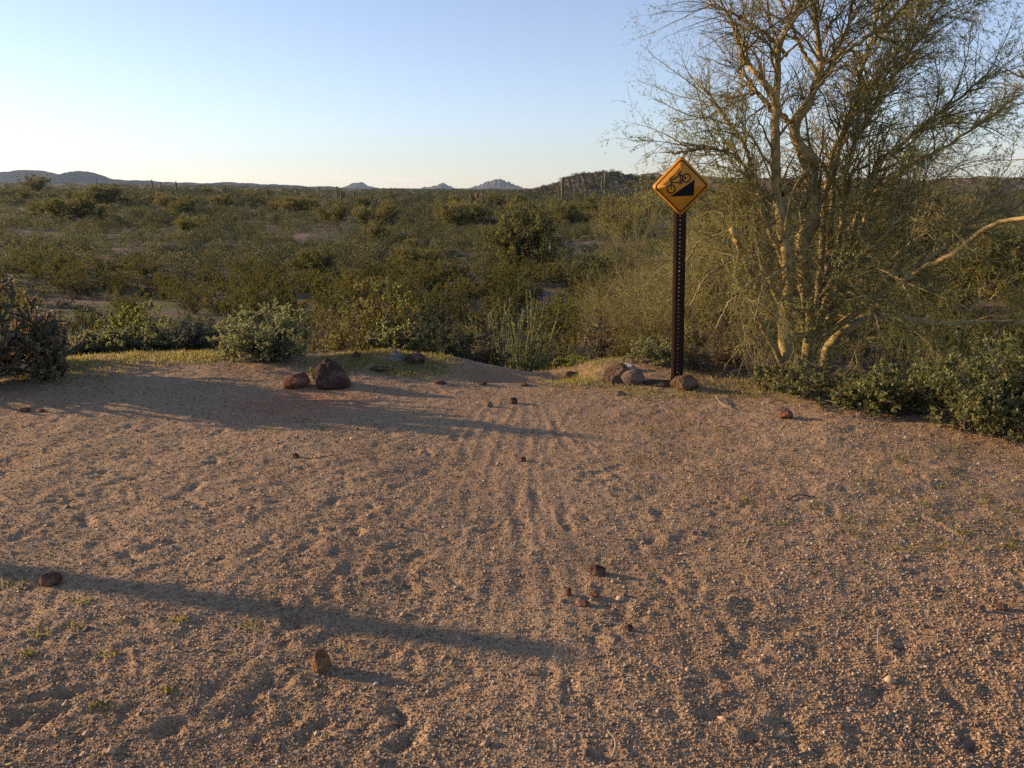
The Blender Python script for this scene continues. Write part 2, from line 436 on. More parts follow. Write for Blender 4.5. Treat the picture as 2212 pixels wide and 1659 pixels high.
TRACK_W = [(lambda q: (q[np.argsort(q[:, 1])], w, dp))(np.array([at(a, b) for a, b in pts])) for pts, w, dp in TRACKS]
_p = at(780, 1462); STONE_LEE = (float(_p[0]), float(_p[1]))
def micro(x, y):
    r = np.hypot(x, y)
    m = 1 - sst(8.6, 10.0, r)
    sel = m > 0
    z = np.zeros_like(x)
    xs, ys = x[sel], y[sel]
    tr = np.exp(-((xs - 0.08 - 0.05 * (7 - ys)) / (0.40 + .08 * (7 - ys))) ** 2)    # the ridden middle is smoother
    rough = 1 - .55 * tr
    wx = xs + .05 * pn(xs / .3, ys / .3, 40); wy = ys + .05 * pn(xs / .3, ys / .3, 41)
    h = .016 * pn(wx / .75, wy / .6, 21)
    h = h + rough * (.012 * pn(wx / .30, wy / .24, 22) + .0075 * np.abs(pn(wx / .15, wy / .11, 27)) + .0062 * pn(wx / .12, wy / .10, 23))
    h = h + (.4 + .6 * rough) * (.0036 * pn(xs / .055, ys / .055, 24) + .0022 * pn(xs / .027, ys / .027, 25))
    fine = 1 - sst(4.0, 7.5, r[sel])
    h = h + (.0014 + .0008 * fine) * pn(xs / .0125, ys / .0125, 26)
    # tyre tracks
    for q, w, dp in TRACK_W:
        xc = np.interp(ys, q[:, 1], q[:, 0]) + .03 * np.sin(ys * 2.3 + w * 900 + dp * 4000) + .008 * np.sin(ys * 7.3 + w * 300)
        d = np.abs(xs - xc)
        s2 = d < .14
        dd = d[s2]; yy = ys[s2]
        env = sst(q[:, 1].min() - .3, q[:, 1].min() + .3, yy) * (1 - sst(q[:, 1].max() - .2, q[:, 1].max() + .4, yy)) * (.55 + .8 * pn(yy / .5, yy * 0 + w * 99, 50))
        prof = -dp * np.exp(-(dd / w) ** 2) * (1 + .45 * np.sin(yy * 2 * math.pi / .042 + dd * 60)) + dp * .55 * np.exp(-((dd - w * 1.9) / (w * .6)) ** 2)
        h[s2] += .36 * prof * np.clip(env, 0, 1.2)
    for (cx, cy_, L_, W_, dp, an) in DENTS:
        s2 = (np.abs(xs - cx) < .3) & (np.abs(ys - cy_) < .3)
        if not s2.any(): continue
        dx = xs[s2] - cx; dy = ys[s2] - cy_
        u = (dx * math.cos(an) + dy * math.sin(an)) / L_; v = (-dx * math.sin(an) + dy * math.cos(an)) / W_
        rr = np.sqrt(u * u + v * v)
        h[s2] += (.8 if cx < -.2 else .5) * (-dp * np.exp(-(rr ** 2) * 1.6) + dp * .25 * np.exp(-((rr - 1.35) / .35) ** 2)) * (.7 + 1.2 * pn(xs[s2] / .05, ys[s2] / .05, 33))
    # relief flattened beside the tan stone so its cast shadow reads clearly
    sx_, sy_ = STONE_LEE
    h = h * (1 - .75 * np.exp(-((xs - sx_) / .22) ** 2 - ((ys - sy_) / .10) ** 2))
    z[sel] = h * m[sel]
    return z

TRAIL_V = []
for a, b in [(1160, 700), (1200, 660), (1196, 645), (1180, 634), (1140, 628), (1080, 612), (1040, 598), (1005, 588), (985, 580), (1000, 572)]:
    TRAIL_V.append(at(a, b))
TRAIL_V = np.array(TRAIL_V)
def seg_dist(x, y, pts):
    d = np.full(x.shape, 1e9)
    for i in range(len(pts) - 1):
        a = pts[i][:2]; b = pts[i + 1][:2]; ab = b - a; L2 = (ab ** 2).sum()
        t = np.clip(((x - a[0]) * ab[0] + (y - a[1]) * ab[1]) / L2, 0, 1)
        d = np.minimum(d, np.hypot(x - a[0] - t * ab[0], y - a[1] - t * ab[1]))
    return d
PATCHES = []   # bare ground in the valley: x, y, rx, ry
for px, py, w, h_ in [(270, 548, 130, 34), (630, 512, 110, 20), (330, 575, 90, 10), (160, 650, 110, 8), (120, 608, 100, 8), (650, 580, 120, 14),
                      (1270, 525, 150, 8), (1380, 512, 120, 6), (560, 470, 120, 7), (700, 488, 100, 6), (880, 505, 90, 6), (1000, 582, 90, 12), (2130, 660, 170, 14), (1090, 470, 120, 5), (420, 500, 90, 6), (940, 660, 60, 10)]:
    c = at(px, py); e = at(px, py - h_ / 2); f = at(px, py + h_ / 2)
    PATCHES.append((c[0], c[1], pxsize(w / 2, c[1], py), max(.6, (e[1] - f[1]) / 2)))
def bare(x, y):
    b = np.zeros_like(x)
    for cx, cy_, rx, ry in PATCHES:
        b = np.maximum(b, np.exp(-(((x - cx) / rx) ** 2 + ((y - cy_) / ry) ** 2) * 1.2))
    d = seg_dist(x, y, TRAIL_V)
    return np.maximum(b, np.exp(-(d / .8) ** 2))

def ground():
    half = math.radians(37.5)
    th1 = np.linspace(-half, half, 1150)
    th2 = np.linspace(half, 2 * math.pi - half, 90)[1:-1]
    th = np.concatenate([th1, th2])
    rs = [0.25, .6, .9, 1.15, 1.35, 1.5]
    r = 1.6
    while r < 8.8:
        rs.append(r); r += min(max((CAM_H ** 2 + r * r) / (CAM_H * 799), .0042), .013)
    while r < 11000:
        rs.append(r); r *= 1.0035 + .0125 * min(1, (r - 8.8) / 6)
    rs = np.array(rs)
    TH, RR = np.meshgrid(th, rs)
    X = RR * np.sin(TH); Y = RR * np.cos(TH)
    x = X.ravel(); y = Y.ravel()
    z = H(x, y)
    infine = (np.abs(TH.ravel()) <= half + 1e-6)
    mz = np.zeros_like(z); mz[infine] = micro(x[infine], y[infine]); z = z + mz
    nb = bare(x, y)
    n, k = len(rs), len(th)
    i = np.arange(n - 1)[:, None] * k; j = np.arange(k)[None, :]; j2 = (j + 1) % k
    Q = np.stack([i + j, i + k + j, i + k + j2, i + j2], -1).reshape(-1, 4)[:, ::-1]
    mb = MB()
    V = np.stack([x, y, z], 1)
    # centre cap
    V = np.concatenate([V, [[0, 0, H1(0, 0)]]]); c = len(V) - 1
    T = np.stack([np.full(k, c), np.arange(k), (np.arange(k) + 1) % k], -1)[:, ::-1]
    mb.add(V, Q, T, np.concatenate([nb, [0]]))
    return mb

def ground_mat():
    m, t = new_mat('desert_ground')
    L = t.links.new; Nn = t.nodes.new
    o = Nn('ShaderNodeOutputMaterial'); p = Nn('ShaderNodeBsdfPrincipled')
    p.inputs['Roughness'].default_value = .92; p.inputs['Specular IOR Level'].default_value = .15
    g = Nn('ShaderNodeNewGeometry'); pos = g.outputs['Position']
    def noise(scale, detail=4, rough=.6):
        n = Nn('ShaderNodeTexNoise'); n.inputs['Scale'].default_value = scale; n.inputs['Detail'].default_value = detail; n.inputs['Roughness'].default_value = rough
        L(pos, n.inputs['Vector']); return n.outputs['Fac']
    def ramp(f, cols):
        r = Nn('ShaderNodeValToRGB'); ramp_set(r, cols); L(f, r.inputs[0]); return r.outputs[0]
    def mix(f, a, b, mode='MIX'):
        n = Nn('ShaderNodeMix'); n.data_type = 'RGBA'; n.blend_type = mode
        if isinstance(f, float): n.inputs[0].default_value = f
        else: L(f, n.inputs[0])
        for s, v in ((6, a), (7, b)):
            if isinstance(v, tuple): n.inputs[s].default_value = (*v, 1)
            else: L(v, n.inputs[s])
        return n.outputs[2]
    def mathn(op, a, b, clamp=False):
        n = Nn('ShaderNodeMath'); n.operation = op; n.use_clamp = clamp
        for s, v in ((0, a), (1, b)):
            if isinstance(v, (int, float)): n.inputs[s].default_value = v
            else: L(v, n.inputs[s])
        return n.outputs[0]
    # decomposed granite: every grain its own colour
    vo = Nn('ShaderNodeTexVoronoi'); vo.inputs['Scale'].default_value = 150; L(pos, vo.inputs['Vector'])
    sepc = Nn('ShaderNodeSeparateColor'); L(vo.outputs['Color'], sepc.inputs[0])
    grain = ramp(sepc.outputs[0], [(0, (.13, .085, .053)), (.18, (.232, .159, .096)), (.55, (.312, .218, .130)), (.82, (.378, .270, .168)), (.95, (.42, .31, .215)), (1, (.50, .41, .30))])
    tone = ramp(noise(1.3, 5), [(.3, (.92, .84, .77)), (.5, (1, 1, 1)), (.7, (1.06, 1.0, .93))])
    damp = ramp(noise(.75, 4, .55), [(.38, (.80, .76, .74)), (.52, (1, 1, 1)), (.66, (1.10, 1.08, 1.04))])
    sand = mix(1.0, mix(1.0, grain, tone, 'MULTIPLY'), damp, 'MULTIPLY')
    smooth_ = mix(mathn('MULTIPLY', noise(3.0, 3), .8), sand, (.302, .210, .125))
    # red soil in front of the dark rock
    sx = Nn('ShaderNodeSeparateXYZ'); L(pos, sx.inputs[0])
    rc = at(640, 875)
    dx = mathn('DIVIDE', mathn('SUBTRACT', sx.outputs['X'], float(rc[0])), .55); dy = mathn('DIVIDE', mathn('SUBTRACT', sx.outputs['Y'], float(rc[1])), .48)
    rm = mathn('SUBTRACT', 1.35, mathn('ADD', mathn('MULTIPLY', dx, dx), mathn('MULTIPLY', dy, dy)))
    rm = mathn('MULTIPLY', mathn('ADD', rm, mathn('MULTIPLY', mathn('SUBTRACT', noise(7, 4), .5), 2.0)), .75, True)
    sand2 = mix(rm, smooth_, mix(.55, sand, (.33, .14, .075)))
    px_ = mathn('DIVIDE', mathn('SUBTRACT', sx.outputs['X'], .15), .55); py_ = mathn('DIVIDE', mathn('SUBTRACT', sx.outputs['Y'], 6.75), .62)
    pm_ = mathn('MULTIPLY', mathn('SUBTRACT', 1.2, mathn('ADD', mathn('MULTIPLY', px_, px_), mathn('MULTIPLY', py_, py_))), 1.2, True)
    sand2 = mix(mathn('MULTIPLY', pm_, .7), sand2, (.32, .195, .115))
    # valley soil and its green ground cover
    vs = ramp(noise(.25, 6), [(.3, (.115, .082, .060)), (.55, (.155, .112, .086)), (.75, (.20, .15, .118))])
    vg = ramp(noise(1.1, 5), [(.3, (.065, .068, .028)), (.6, (.10, .105, .042)), (.8, (.15, .14, .058))])
    at_ = Nn('ShaderNodeAttribute'); at_.attribute_name = 'v'
    cover = mathn('SUBTRACT', mathn('MULTIPLY', mathn('SUBTRACT', noise(.35, 5), .36), 5.0), mathn('MULTIPLY', at_.outputs['Fac'], 3.0), True)
    val = mix(cover, mix(at_.outputs['Fac'], vs, (.185, .135, .108)), vg)
    lx = mathn('DIVIDE', mathn('SUBTRACT', sx.outputs['X'], 2.75), 1.75); ly = mathn('DIVIDE', mathn('SUBTRACT', sx.outputs['Y'], 6.75), .95)
    lmk = mathn('SUBTRACT', 1.25, mathn('ADD', mathn('MULTIPLY', lx, lx), mathn('MULTIPLY', ly, ly)))
    lmk = mathn('MULTIPLY', mathn('ADD', lmk, mathn('MULTIPLY', mathn('SUBTRACT', noise(5, 5), .5), 2.2)), .9, True)
    litter = ramp(noise(60, 4), [(.3, (.06, .045, .028)), (.5, (.115, .088, .055)), (.7, (.20, .155, .10))])
    sand2 = mix(lmk, sand2, litter)
    dist = mathn('MULTIPLY', mathn('SUBTRACT', sx.outputs['Y'], 8.4), .7, True)
    L(mix(dist, sand2, val), p.inputs['Base Color'])
    b = Nn('ShaderNodeBump'); b.inputs['Strength'].default_value = .55; b.inputs['Distance'].default_value = .004
    v2 = Nn('ShaderNodeTexVoronoi'); v2.inputs['Scale'].default_value = 150; L(pos, v2.inputs['Vector'])
    L(mathn('SUBTRACT', 1.0, v2.outputs['Distance']), b.inputs['Height'])
    L(b.outputs[0], p.inputs['Normal']); L(p.outputs[0], o.inputs[0])
    return m
M['ground'] = ground_mat()
gd = ground().build('ground', M['ground'], smooth=True)
tag(gd, kind='structure')

def zg(x, y):
    """ground height with its small relief"""
    xa = np.atleast_1d(np.asarray(x, float)); ya = np.atleast_1d(np.asarray(y, float))
    return H(xa, ya) + micro(xa, ya)

# ------------------------------------------------------------------ hills
def hill_mat(name, cols, scale):
    return noise_mat(name, cols, scale, 8, .95, 0)
def make_hill(name, prof, dist, depth, mat, seed, nx=420, ny=44, rough=.06, base=-6):
    """prof: outline points (px, py) of the skyline; a ridge with real depth, highest along its middle"""
    prof = sorted(prof)
    pxs = np.linspace(prof[0][0], prof[-1][0], nx)
    pys = np.interp(pxs, [p[0] for p in prof], [p[1] for p in prof])
    pys = pys - (4.2 * pn(pxs / 12, pxs * 0 + seed + .37, 80) + 3.0 * pn(pxs / 5, pxs * 0 + seed + .41, 81) + 1.4 * pn(pxs / 2.2, pxs * 0 + seed + .43, 82))
    c, s = math.cos(PITCH), math.sin(PITCH)
    v = (829.5 - pys) / FPX; u = (pxs - 1106) / FPX
    dx, dy, dz = u, c + v * s, -s + v * c
    az_ = dx / dy; el = dz / dy
    w = np.linspace(-1, 1, ny)
    Wg, A = np.meshgrid(w, az_, indexing='ij')
    _, E = np.meshgrid(w, el, indexing='ij')
    Y = dist + Wg * depth
    X = A * dist * (1 + 0 * Wg)
    top = CAM_H + E * dist
    prof_w = np.clip(1 - np.abs(Wg) ** 1.35, 0, 1)
    Z = base + (top - base) * prof_w
    hh = np.maximum(top - base, 1)
    sc = depth * .35
    nz = pn(X / sc, Y / sc, seed) + .5 * pn(X / sc * 2.3, Y / sc * 2.3, seed + 1) + .25 * pn(X / sc * 5, Y / sc * 5, seed + 2)
    Z = Z + hh * rough * 3 * nz * (1 - prof_w ** 6) * prof_w
    jag = pn(X / (depth * .06), Y / (depth * .06), seed + 7)
    jag2 = pn(X / (depth * .022), Y / (depth * .022), seed + 8)
    Z = Z + hh * rough * (1.3 * jag + .7 * jag2) * prof_w
    i = np.arange(ny - 1)[:, None] * nx; j = np.arange(nx - 1)[None]
    Q = np.stack([i + j, i + j + 1, i + nx + j + 1, i + nx + j], -1).reshape(-1, 4)
    mb = MB(); mb.add(np.stack([X, Y, Z], -1).reshape(-1, 3), Q)
    o = mb.build(name, mat, smooth=True)
    return tag(o, kind='structure')
M['far_hill'] = hill_mat('far_hill', [(.35, (.075, .070, .055)), (.65, (.125, .112, .090))], .012)
M['left_hill'] = hill_mat('left_hill', [(.35, (.060, .058, .045)), (.65, (.105, .095, .075))], .02)
M['brown_hill'] = hill_mat('brown_hill', [(.35, (.07, .062, .034)), (.5, (.12, .092, .055)), (.65, (.17, .120, .085))], .09)
make_hill('hills', [(-260, 392), (-120, 380), (-40, 374), (0, 371), (30, 376), (42, 371), (50, 367), (58, 369), (67, 368), (81, 369), (90, 372), (101, 374), (124, 377), (141, 384), (165, 388), (240, 392), (330, 396)], 6200, 900, M['left_hill'], 1, rough=.03)
make_hill('hills', [(120, 398), (148, 383), (158, 377), (165, 373), (173, 372), (178, 375), (184, 370), (188, 373), (191, 376), (200, 381), (210, 386), (235, 387), (265, 389), (330, 394), (470, 397), (480, 393), (500, 396), (600, 400), (700, 404), (760, 409)], 5200, 700, M['left_hill'], 2, rough=.03)
make_hill('hills', [(735, 410), (752, 401), (766, 397), (775, 394), (785, 397), (800, 402), (826, 410)], 9000, 500, M['far_hill'], 3, rough=.03)
make_hill('hills', [(905, 410), (928, 403), (942, 401), (955, 397), (966, 398), (980, 405), (1000, 411)], 9000, 500, M['far_hill'], 4, rough=.03)
make_hill('hills', [(1000, 411), (1020, 405), (1035, 401), (1045, 395), (1055, 392), (1066, 389), (1080, 389), (1095, 392), (1108, 397), (1122, 403), (1140, 411)], 8200, 600, M['far_hill'], 5, rough=.04)
make_hill('hills', [(1120, 411), (1150, 407), (1170, 402), (1190, 396), (1230, 390), (1330, 392), (1500, 400), (1700, 405)], 9200, 600, M['far_hill'], 6, rough=.03)
make_hill('hills', [(1150, 414), (1185, 403), (1205, 393), (1222, 385), (1245, 377), (1270, 374), (1300, 372), (1325, 372), (1350, 376), (1375, 381), (1400, 382), (1420, 386), (1470, 402), (1540, 412)], 760, 70, M['brown_hill'], 7, rough=.05, base=-7)
make_hill('hills', [(1330, 412), (1360, 388), (1385, 378), (1410, 374), (1440, 378), (1480, 384), (1540, 380), (1600, 388), (1700, 384), (1800, 390), (1900, 384), (2000, 390), (2080, 384), (2130, 382), (2180, 386), (2260, 384), (2500, 395), (2600, 408)], 1150, 120, M['brown_hill'], 8, rough=.04, base=-8)

# ------------------------------------------------------------------ plants
def shrub(rng, h, w, n1=16, n2=60, n3=0, nl=1500, ll=.05, lw=.03, r=.012, mbs=None, mbl=None, mat_s=0, mat_l=0, flop=.0, low=.15, twig=.3, up=.15, S=3, leaf_out=.6, tmin=.35, box=.62):
    """a bush of height h and width w: stems from the ground, twigs, small leaves"""
    ph = rng.uniform(0, 2 * math.pi, n1); ct = rng.uniform(low, 1, n1); st = np.sqrt(1 - ct ** 2); f = rng.uniform(.75, 1.0, n1) ** .7
    st_ = st ** box; ct_ = ct ** (box + .1)
    tgt = np.stack([w / 2 * st_ * np.cos(ph), w / 2 * st_ * np.sin(ph), h * ct_], 1) * f[:, None]
    b0 = np.stack([rng.normal(0, .06 * w, n1), rng.normal(0, .06 * w, n1), np.full(n1, -.04 * h)], 1)
    ctl = b0 + (tgt - b0) * np.array([.35, .35, .55 + flop]) 
    K = 8; t = np.linspace(0, 1, K)[None, :, None]
    P1 = b0[:, None] * (1 - t) ** 2 + 2 * ctl[:, None] * t * (1 - t) + tgt[:, None] * t ** 2
    P1 = P1 + rng.normal(0, .012 * (w + h), P1.shape) * t
    R1 = r * rng.uniform(.6, 1, n1)[:, None] * np.linspace(1, .3, K)[None]
    P2, R2 = grow(rng, P1, R1, n2, .25, 1, twig * .5 * h, twig * h, .7, up, 5, .16, 0, .7)
    tubes(mbs, P1, R1, S + 1, rng.uniform(0, 1, n1), mat_s); tubes(mbs, P2, R2, S, rng.uniform(0, 1, n2), mat_s)
    src = P2
    if n3:
        P3, R3 = grow(rng, P2, R2, n3, .2, 1, twig * .2 * h, twig * .5 * h, .7, up, 4, .2, 0, .7)
        tubes(mbs, P3, R3, S, rng.uniform(0, 1, n3), mat_s)
        src = P3
    if nl:
        p, tn, _ = along(rng, src, nl, tmin, 1.0)
        d = nrm(tn * (1 - leaf_out) + rng.normal(size=(nl, 3)) * leaf_out + np.array([0, 0, .15]))
        s = rng.uniform(.6, 1.25, nl)
        leaves(mbl, rng, p, d, ll * s, lw * s, None, mat_l)

def copy_tree(o, parent=None):
    c = o.copy(); COL.objects.link(c)
    if parent is not None: c.parent = parent
    for ch in list(o.children):
        copy_tree(ch, c)
    return c

# prototypes for the valley: one mesh each with stems and leaves
def proto_mesh(name, seed, mats, **kw):
    r_ = np.random.default_rng(seed); mb = MB()
    shrub(r_, mbs=mb, mbl=mb, mat_s=0, mat_l=1, **kw)
    return mb.mesh(name, mats)
CREO = [proto_mesh('creosote_bush', 100 + i, [M['stem'], M['creosote']], h=1.0, w=1.5 + .25 * (i % 3), n1=24, n2=170, n3=420, nl=15000, tmin=.1, ll=.032, lw=.019, r=.010, twig=.34, up=.2) for i in range(5)]
BURS = [proto_mesh('bursage_bush', 200 + i, [M['stem'], M['bursage']], h=1.0, w=2.1 + .3 * (i % 3), n1=22, n2=110, n3=300, nl=11000, tmin=.1, ll=.050, lw=.030, r=.010, twig=.3, up=.1, low=.05) for i in range(4)]
GRYB = [proto_mesh('dry_bush', 250 + i, [M['pale_stem'], M['brown_leaf']], h=1.0, w=1.7, n1=26, n2=200, nl=1500, ll=.04, lw=.025, r=.009, twig=.35, up=.15) for i in range(2)]

def visible_px(x, y, z):
    c, s = math.cos(PITCH), math.sin(PITCH)
    zz = z - CAM_H
    f = y * c - zz * s; v = y * s + zz * c
    return 1106 + x / f * FPX, 829.5 - v / f * FPX

TREES = []   # trees set by hand in the valley, added below; used to keep bushes off them
VTREES = [(1145, 592, 465, 170, 'large rounded palo verde tree in the valley beyond the ocotillo'),
          (1350, 520, 440, 120, 'olive palo verde tree in the valley just left of the sign panel'),
          (1290, 470, 425, 90, 'small round palo verde tree below the brown hill'),
          (812, 492, 440, 105, 'dusky palo verde tree in the middle valley behind the white cholla patch'),
          (690, 606, 545, 110, 'yellowish palo verde tree low on the near valley floor'),
          (905, 590, 528, 120, 'broad palo verde tree left of the bare trail bend'),
          (80, 418, 381, 62, 'dark tree rising above the horizon under the left hills'),
          (150, 482, 420, 120, 'wide brownish palo verde tree in the left valley'),
          (235, 446, 405, 90, 'round palo verde tree right of the wide brownish one'),
          (1015, 490, 430, 110, 'bushy palo verde tree right of the dead saguaro'),
          (970, 498, 440, 80, 'green palo verde tree left of the dead saguaro'),
          (725, 484, 438, 95, 'palo verde tree in the middle valley with a flat crown'),
          (640, 462, 428, 80, 'small palo verde tree beyond the bare slope'),
          (1440, 470, 420, 100, 'palo verde tree partly behind the sign'),
          (1085, 452, 420, 80, 'small palo verde tree under the blue hills'),
          (1210, 466, 432, 80, 'palo verde tree beside the tall single saguaro'),
          (2120, 640, 500, 240, 'olive tree beyond the low limb at the right edge'),
          (1930, 580, 420, 210, 'olive tree standing close behind the big tree'),
          (2010, 470, 405, 120, 'far olive tree seen under the big tree'),
          (1560, 560, 430, 150, 'olive tree in the valley right behind the sign post')]
PVM = []
for i in range(4):
    r_ = np.random.default_rng(300 + i); mb = MB()
    shrub(r_, h=1.0, w=1.35 + .15 * i, n1=18, n2=220, n3=1300, nl=15000, ll=.055, lw=.018, r=.018, mbs=mb, mbl=mb, mat_s=0, mat_l=1, low=.22, twig=.4, up=.15, leaf_out=.45, tmin=.1)
    PVM.append(mb.mesh('palo_verde_crown', [M['twig'], M['paloverde']]))
for k, (px, yb, yt, w, lab) in enumerate(VTREES):
    p = at(px, yb); top = atY(px, yt, p[1])[2]; hgt = top - p[2]; wid = pxsize(w, p[1], yb)
    me = PVM[k % 4]
    o = bpy.data.objects.new('palo_verde_tree', me); COL.objects.link(o)
    o.location = p; o.rotation_euler = (0, 0, k * 1.7)
    sw = wid / (1.35 + .15 * (k % 4)); o.scale = (sw * 1.05, sw * 1.05, hgt * 1.04)
    tag(o, lab, 'tree', 'palo verde trees in the valley')
    TREES.append((p[0], p[1], wid / 2))

rng = np.random.default_rng(12)
def keep_clear(x, y, rad):
    if seg_dist(np.array([x]), np.array([y]), TRAIL_V)[0] < .7 + rad * .7: return False
    if bare(np.array([x]), np.array([y]))[0] > .45: return False
    for tx, ty, tr in TREES:
        if (x - tx) ** 2 + (y - ty) ** 2 < (tr * .8) ** 2: return False
    return True
# candidate bushes by distance, then the nearest 290 of each kind become objects
cre, bur, dry, small = [], [], [], []
def cand(n, y0, y1, mins):
    out = []
    a = rng.uniform(-.66, .66, n); q = rng.uniform(0, 1, n)
    y = np.sqrt(y0 ** 2 + (y1 ** 2 - y0 ** 2) * q); x = y * np.tan(a) * 1.02
    return x, y
X, Y = cand(5200, 21, 128, 0)
o_ = np.argsort(Y); X = X[o_]; Y = Y[o_]
placed = []
grid = {}
for x, y in zip(X, Y):
    tone = pn(np.array([x / 16]), np.array([y / 22]), 60)[0] + .25 * rng.normal()
    zone = sst(60, 120, y)
    is_b = tone + .55 * zone - .30 > 0.0
    if rng.random() < .06: kind = 'dry'
    else: kind = 'bur' if is_b else 'cre'
    hgt = {'cre': rng.uniform(.9, 1.9), 'bur': rng.uniform(.35, .75), 'dry': rng.uniform(.5, 1.0)}[kind]
    rad = hgt * {'cre': .78, 'bur': 1.1, 'dry': .85}[kind]
    ok = True
    gx, gy = int(x // 3), int(y // 3)
    for ii in (-1, 0, 1):
        for jj in (-1, 0, 1):
            for (qx, qy, qr) in grid.get((gx + ii, gy + jj), ()):
                if (qx - x) ** 2 + (qy - y) ** 2 < ((.60 + .26 * sst(-.1, -.35, x / y) * (1 - sst(60, 95, y))) * (qr + rad)) ** 2: ok = False; break
            if not ok: break
        if not ok: break
    if not ok or not keep_clear(x, y, rad): continue
    z = H1(x, y)
    px, py = visible_px(x, y, z + hgt)
    if py > 770 or px < -60 or px > 2270: continue
    grid.setdefault((gx, gy), []).append((x, y, rad))
    {'cre': cre, 'bur': bur, 'dry': dry}[kind].append((x, y, z, hgt))
def put(lst, protos, name, label, cat, group, lim):
    for k, (x, y, z, hgt) in enumerate(lst[:lim]):
        o = bpy.data.objects.new(name, protos[k % len(protos)]); COL.objects.link(o)
        o.location = (x, y, z); o.rotation_euler = (0, 0, rng.uniform(0, 6.28))
        s = hgt * rng.uniform(.9, 1.1); o.scale = (s * rng.uniform(.85, 1.15), s * rng.uniform(.85, 1.15), hgt)
        tag(o, label, cat, group)
    return lst[lim:]
rest_c = put(cre, CREO, 'creosote_bush', 'yellow olive creosote bush on the valley floor', 'bush', 'creosote bushes spread over the valley floor', 290)
rest_b = put(bur, BURS, 'bursage_bush', 'low grey green bursage bush on the valley floor', 'bush', 'bursage bushes spread over the valley floor', 290)
rest_d = put(dry, GRYB, 'dry_bush', 'twiggy brown half dry bush on the valley floor', 'bush', 'dry bushes among the valley scrub', 200)

# the rest of the scrub, far off: one mass
def scrub_mass():
    r_ = np.random.default_rng(77); mb = MB()
    def proto(n, s, flat):
        d = nrm(r_.normal(size=(n, 3))); d[:, 2] = np.abs(d[:, 2])
        p = d * r_.uniform(.45, 1.0, (n, 1)) ** .6
        p[:, 2] *= flat
        q = nrm(r_.normal(size=(n, 3)) + d * .8); u = nrm(np.cross(q, r_.normal(size=(n, 3))))
        L_ = s * r_.uniform(.6, 1.3, (n, 1))
        return np.stack([p - q * L_ * .5, p + u * L_ * .33, p + q * L_ * .5, p - u * L_ * .33], 1)
    def scatter(items, n, s):
        prs = [proto(n, s, 1.0) for _ in range(8)]
        for k, (x, y, z, hgt, wid, tone) in enumerate(items):
            pr = prs[k % 8]; a = r_.uniform(0, 6.28); c, s_ = math.cos(a), math.sin(a)
            V = pr.reshape(-1, 3) * np.array([wid, wid, hgt])
            V = np.stack([V[:, 0] * c - V[:, 1] * s_ + x, V[:, 0] * s_ + V[:, 1] * c + y, V[:, 2] + z], 1)
            mb.add(V, np.arange(len(V)).reshape(-1, 4), None, np.repeat(np.clip(tone + r_.normal(0, .05, n), 0, 1), 4))
    def tone_at(x, y, kind):
        return (r_.uniform(.28, .68) if kind == 'c' else r_.uniform(.70, 1.0) if kind == 'b' else r_.uniform(.0, .3))
    it = [(x, y, z, h, h * .78, tone_at(x, y, 'c')) for x, y, z, h in rest_c] + [(x, y, z, h, h * 1.1, tone_at(x, y, 'b')) for x, y, z, h in rest_b]
    scatter(it, 600, .105)
    def ring(n, y0, y1, hl, hh, nl, s, wm, pw=1.0):
        a = r_.uniform(-.68, .68, n); q = r_.uniform(0, 1, n) ** pw
        y = np.exp(np.log(y0) + (np.log(y1) - np.log(y0)) * q); x = y * np.tan(a)
        z = H(x, y); b = bare(x, y)
        tn = pn(x / (y * .12 + 8), y / (y * .2 + 10), 91)
        items = []
        for i in range(n):
            if b[i] > .5: continue
            k = 'b' if tn[i] + r_.normal(0, .2) > .18 else ('d' if r_.random() < .38 else 'c')
            h = r_.uniform(hl, hh) * (.55 if k == 'b' else 1.25 if k == 'd' else 1)
            items.append((x[i], y[i], z[i] - .1 * h, h, h * wm * (1.5 if k == 'b' else .85), tone_at(0, 0, k)))
        scatter(items, nl, s)
    ring(2300, 122, 260, .8, 2.2, 520, .105, .85)
    ring(3000, 230, 620, 1.0, 3.2, 260, .15, .95)
    ring(2800, 560, 1700, 1.6, 4.2, 90, .25, 1.3)
    ring(2800, 1500, 6000, 2.2, 4.6, 24, .5, 2.4)
    # scrub clothing the brown hills
    for ob in [o for o in COL.objects if o.name.startswith('hills') and o.data.materials[0] == M['brown_hill']]:
        nv = len(ob.data.vertices); co = np.zeros(nv * 3, np.float32); ob.data.vertices.foreach_get('co', co); co = co.reshape(-1, 3)
        ymid = (co[:, 1].min() + co[:, 1].max()) / 2
        fr = co[co[:, 1] < ymid + 2]
        pk = fr[r_.integers(0, len(fr), 1500)] + r_.normal(0, 1.2, (1500, 3)) * np.array([1, 1, 0])
        items = [(p[0], p[1], p[2] - .7, h, h * .9, tone_at(0, 0, 'd' if r_.random() < .6 else 'c')) for p, h in zip(pk, r_.uniform(1.0, 3.0, 1500))]
        scatter(items, 60, .3)
    return mb
tag(scrub_mass().build('scrub', M['scrub']), 'far off desert scrub covering the plain to the horizon', 'scrub', kind='stuff')

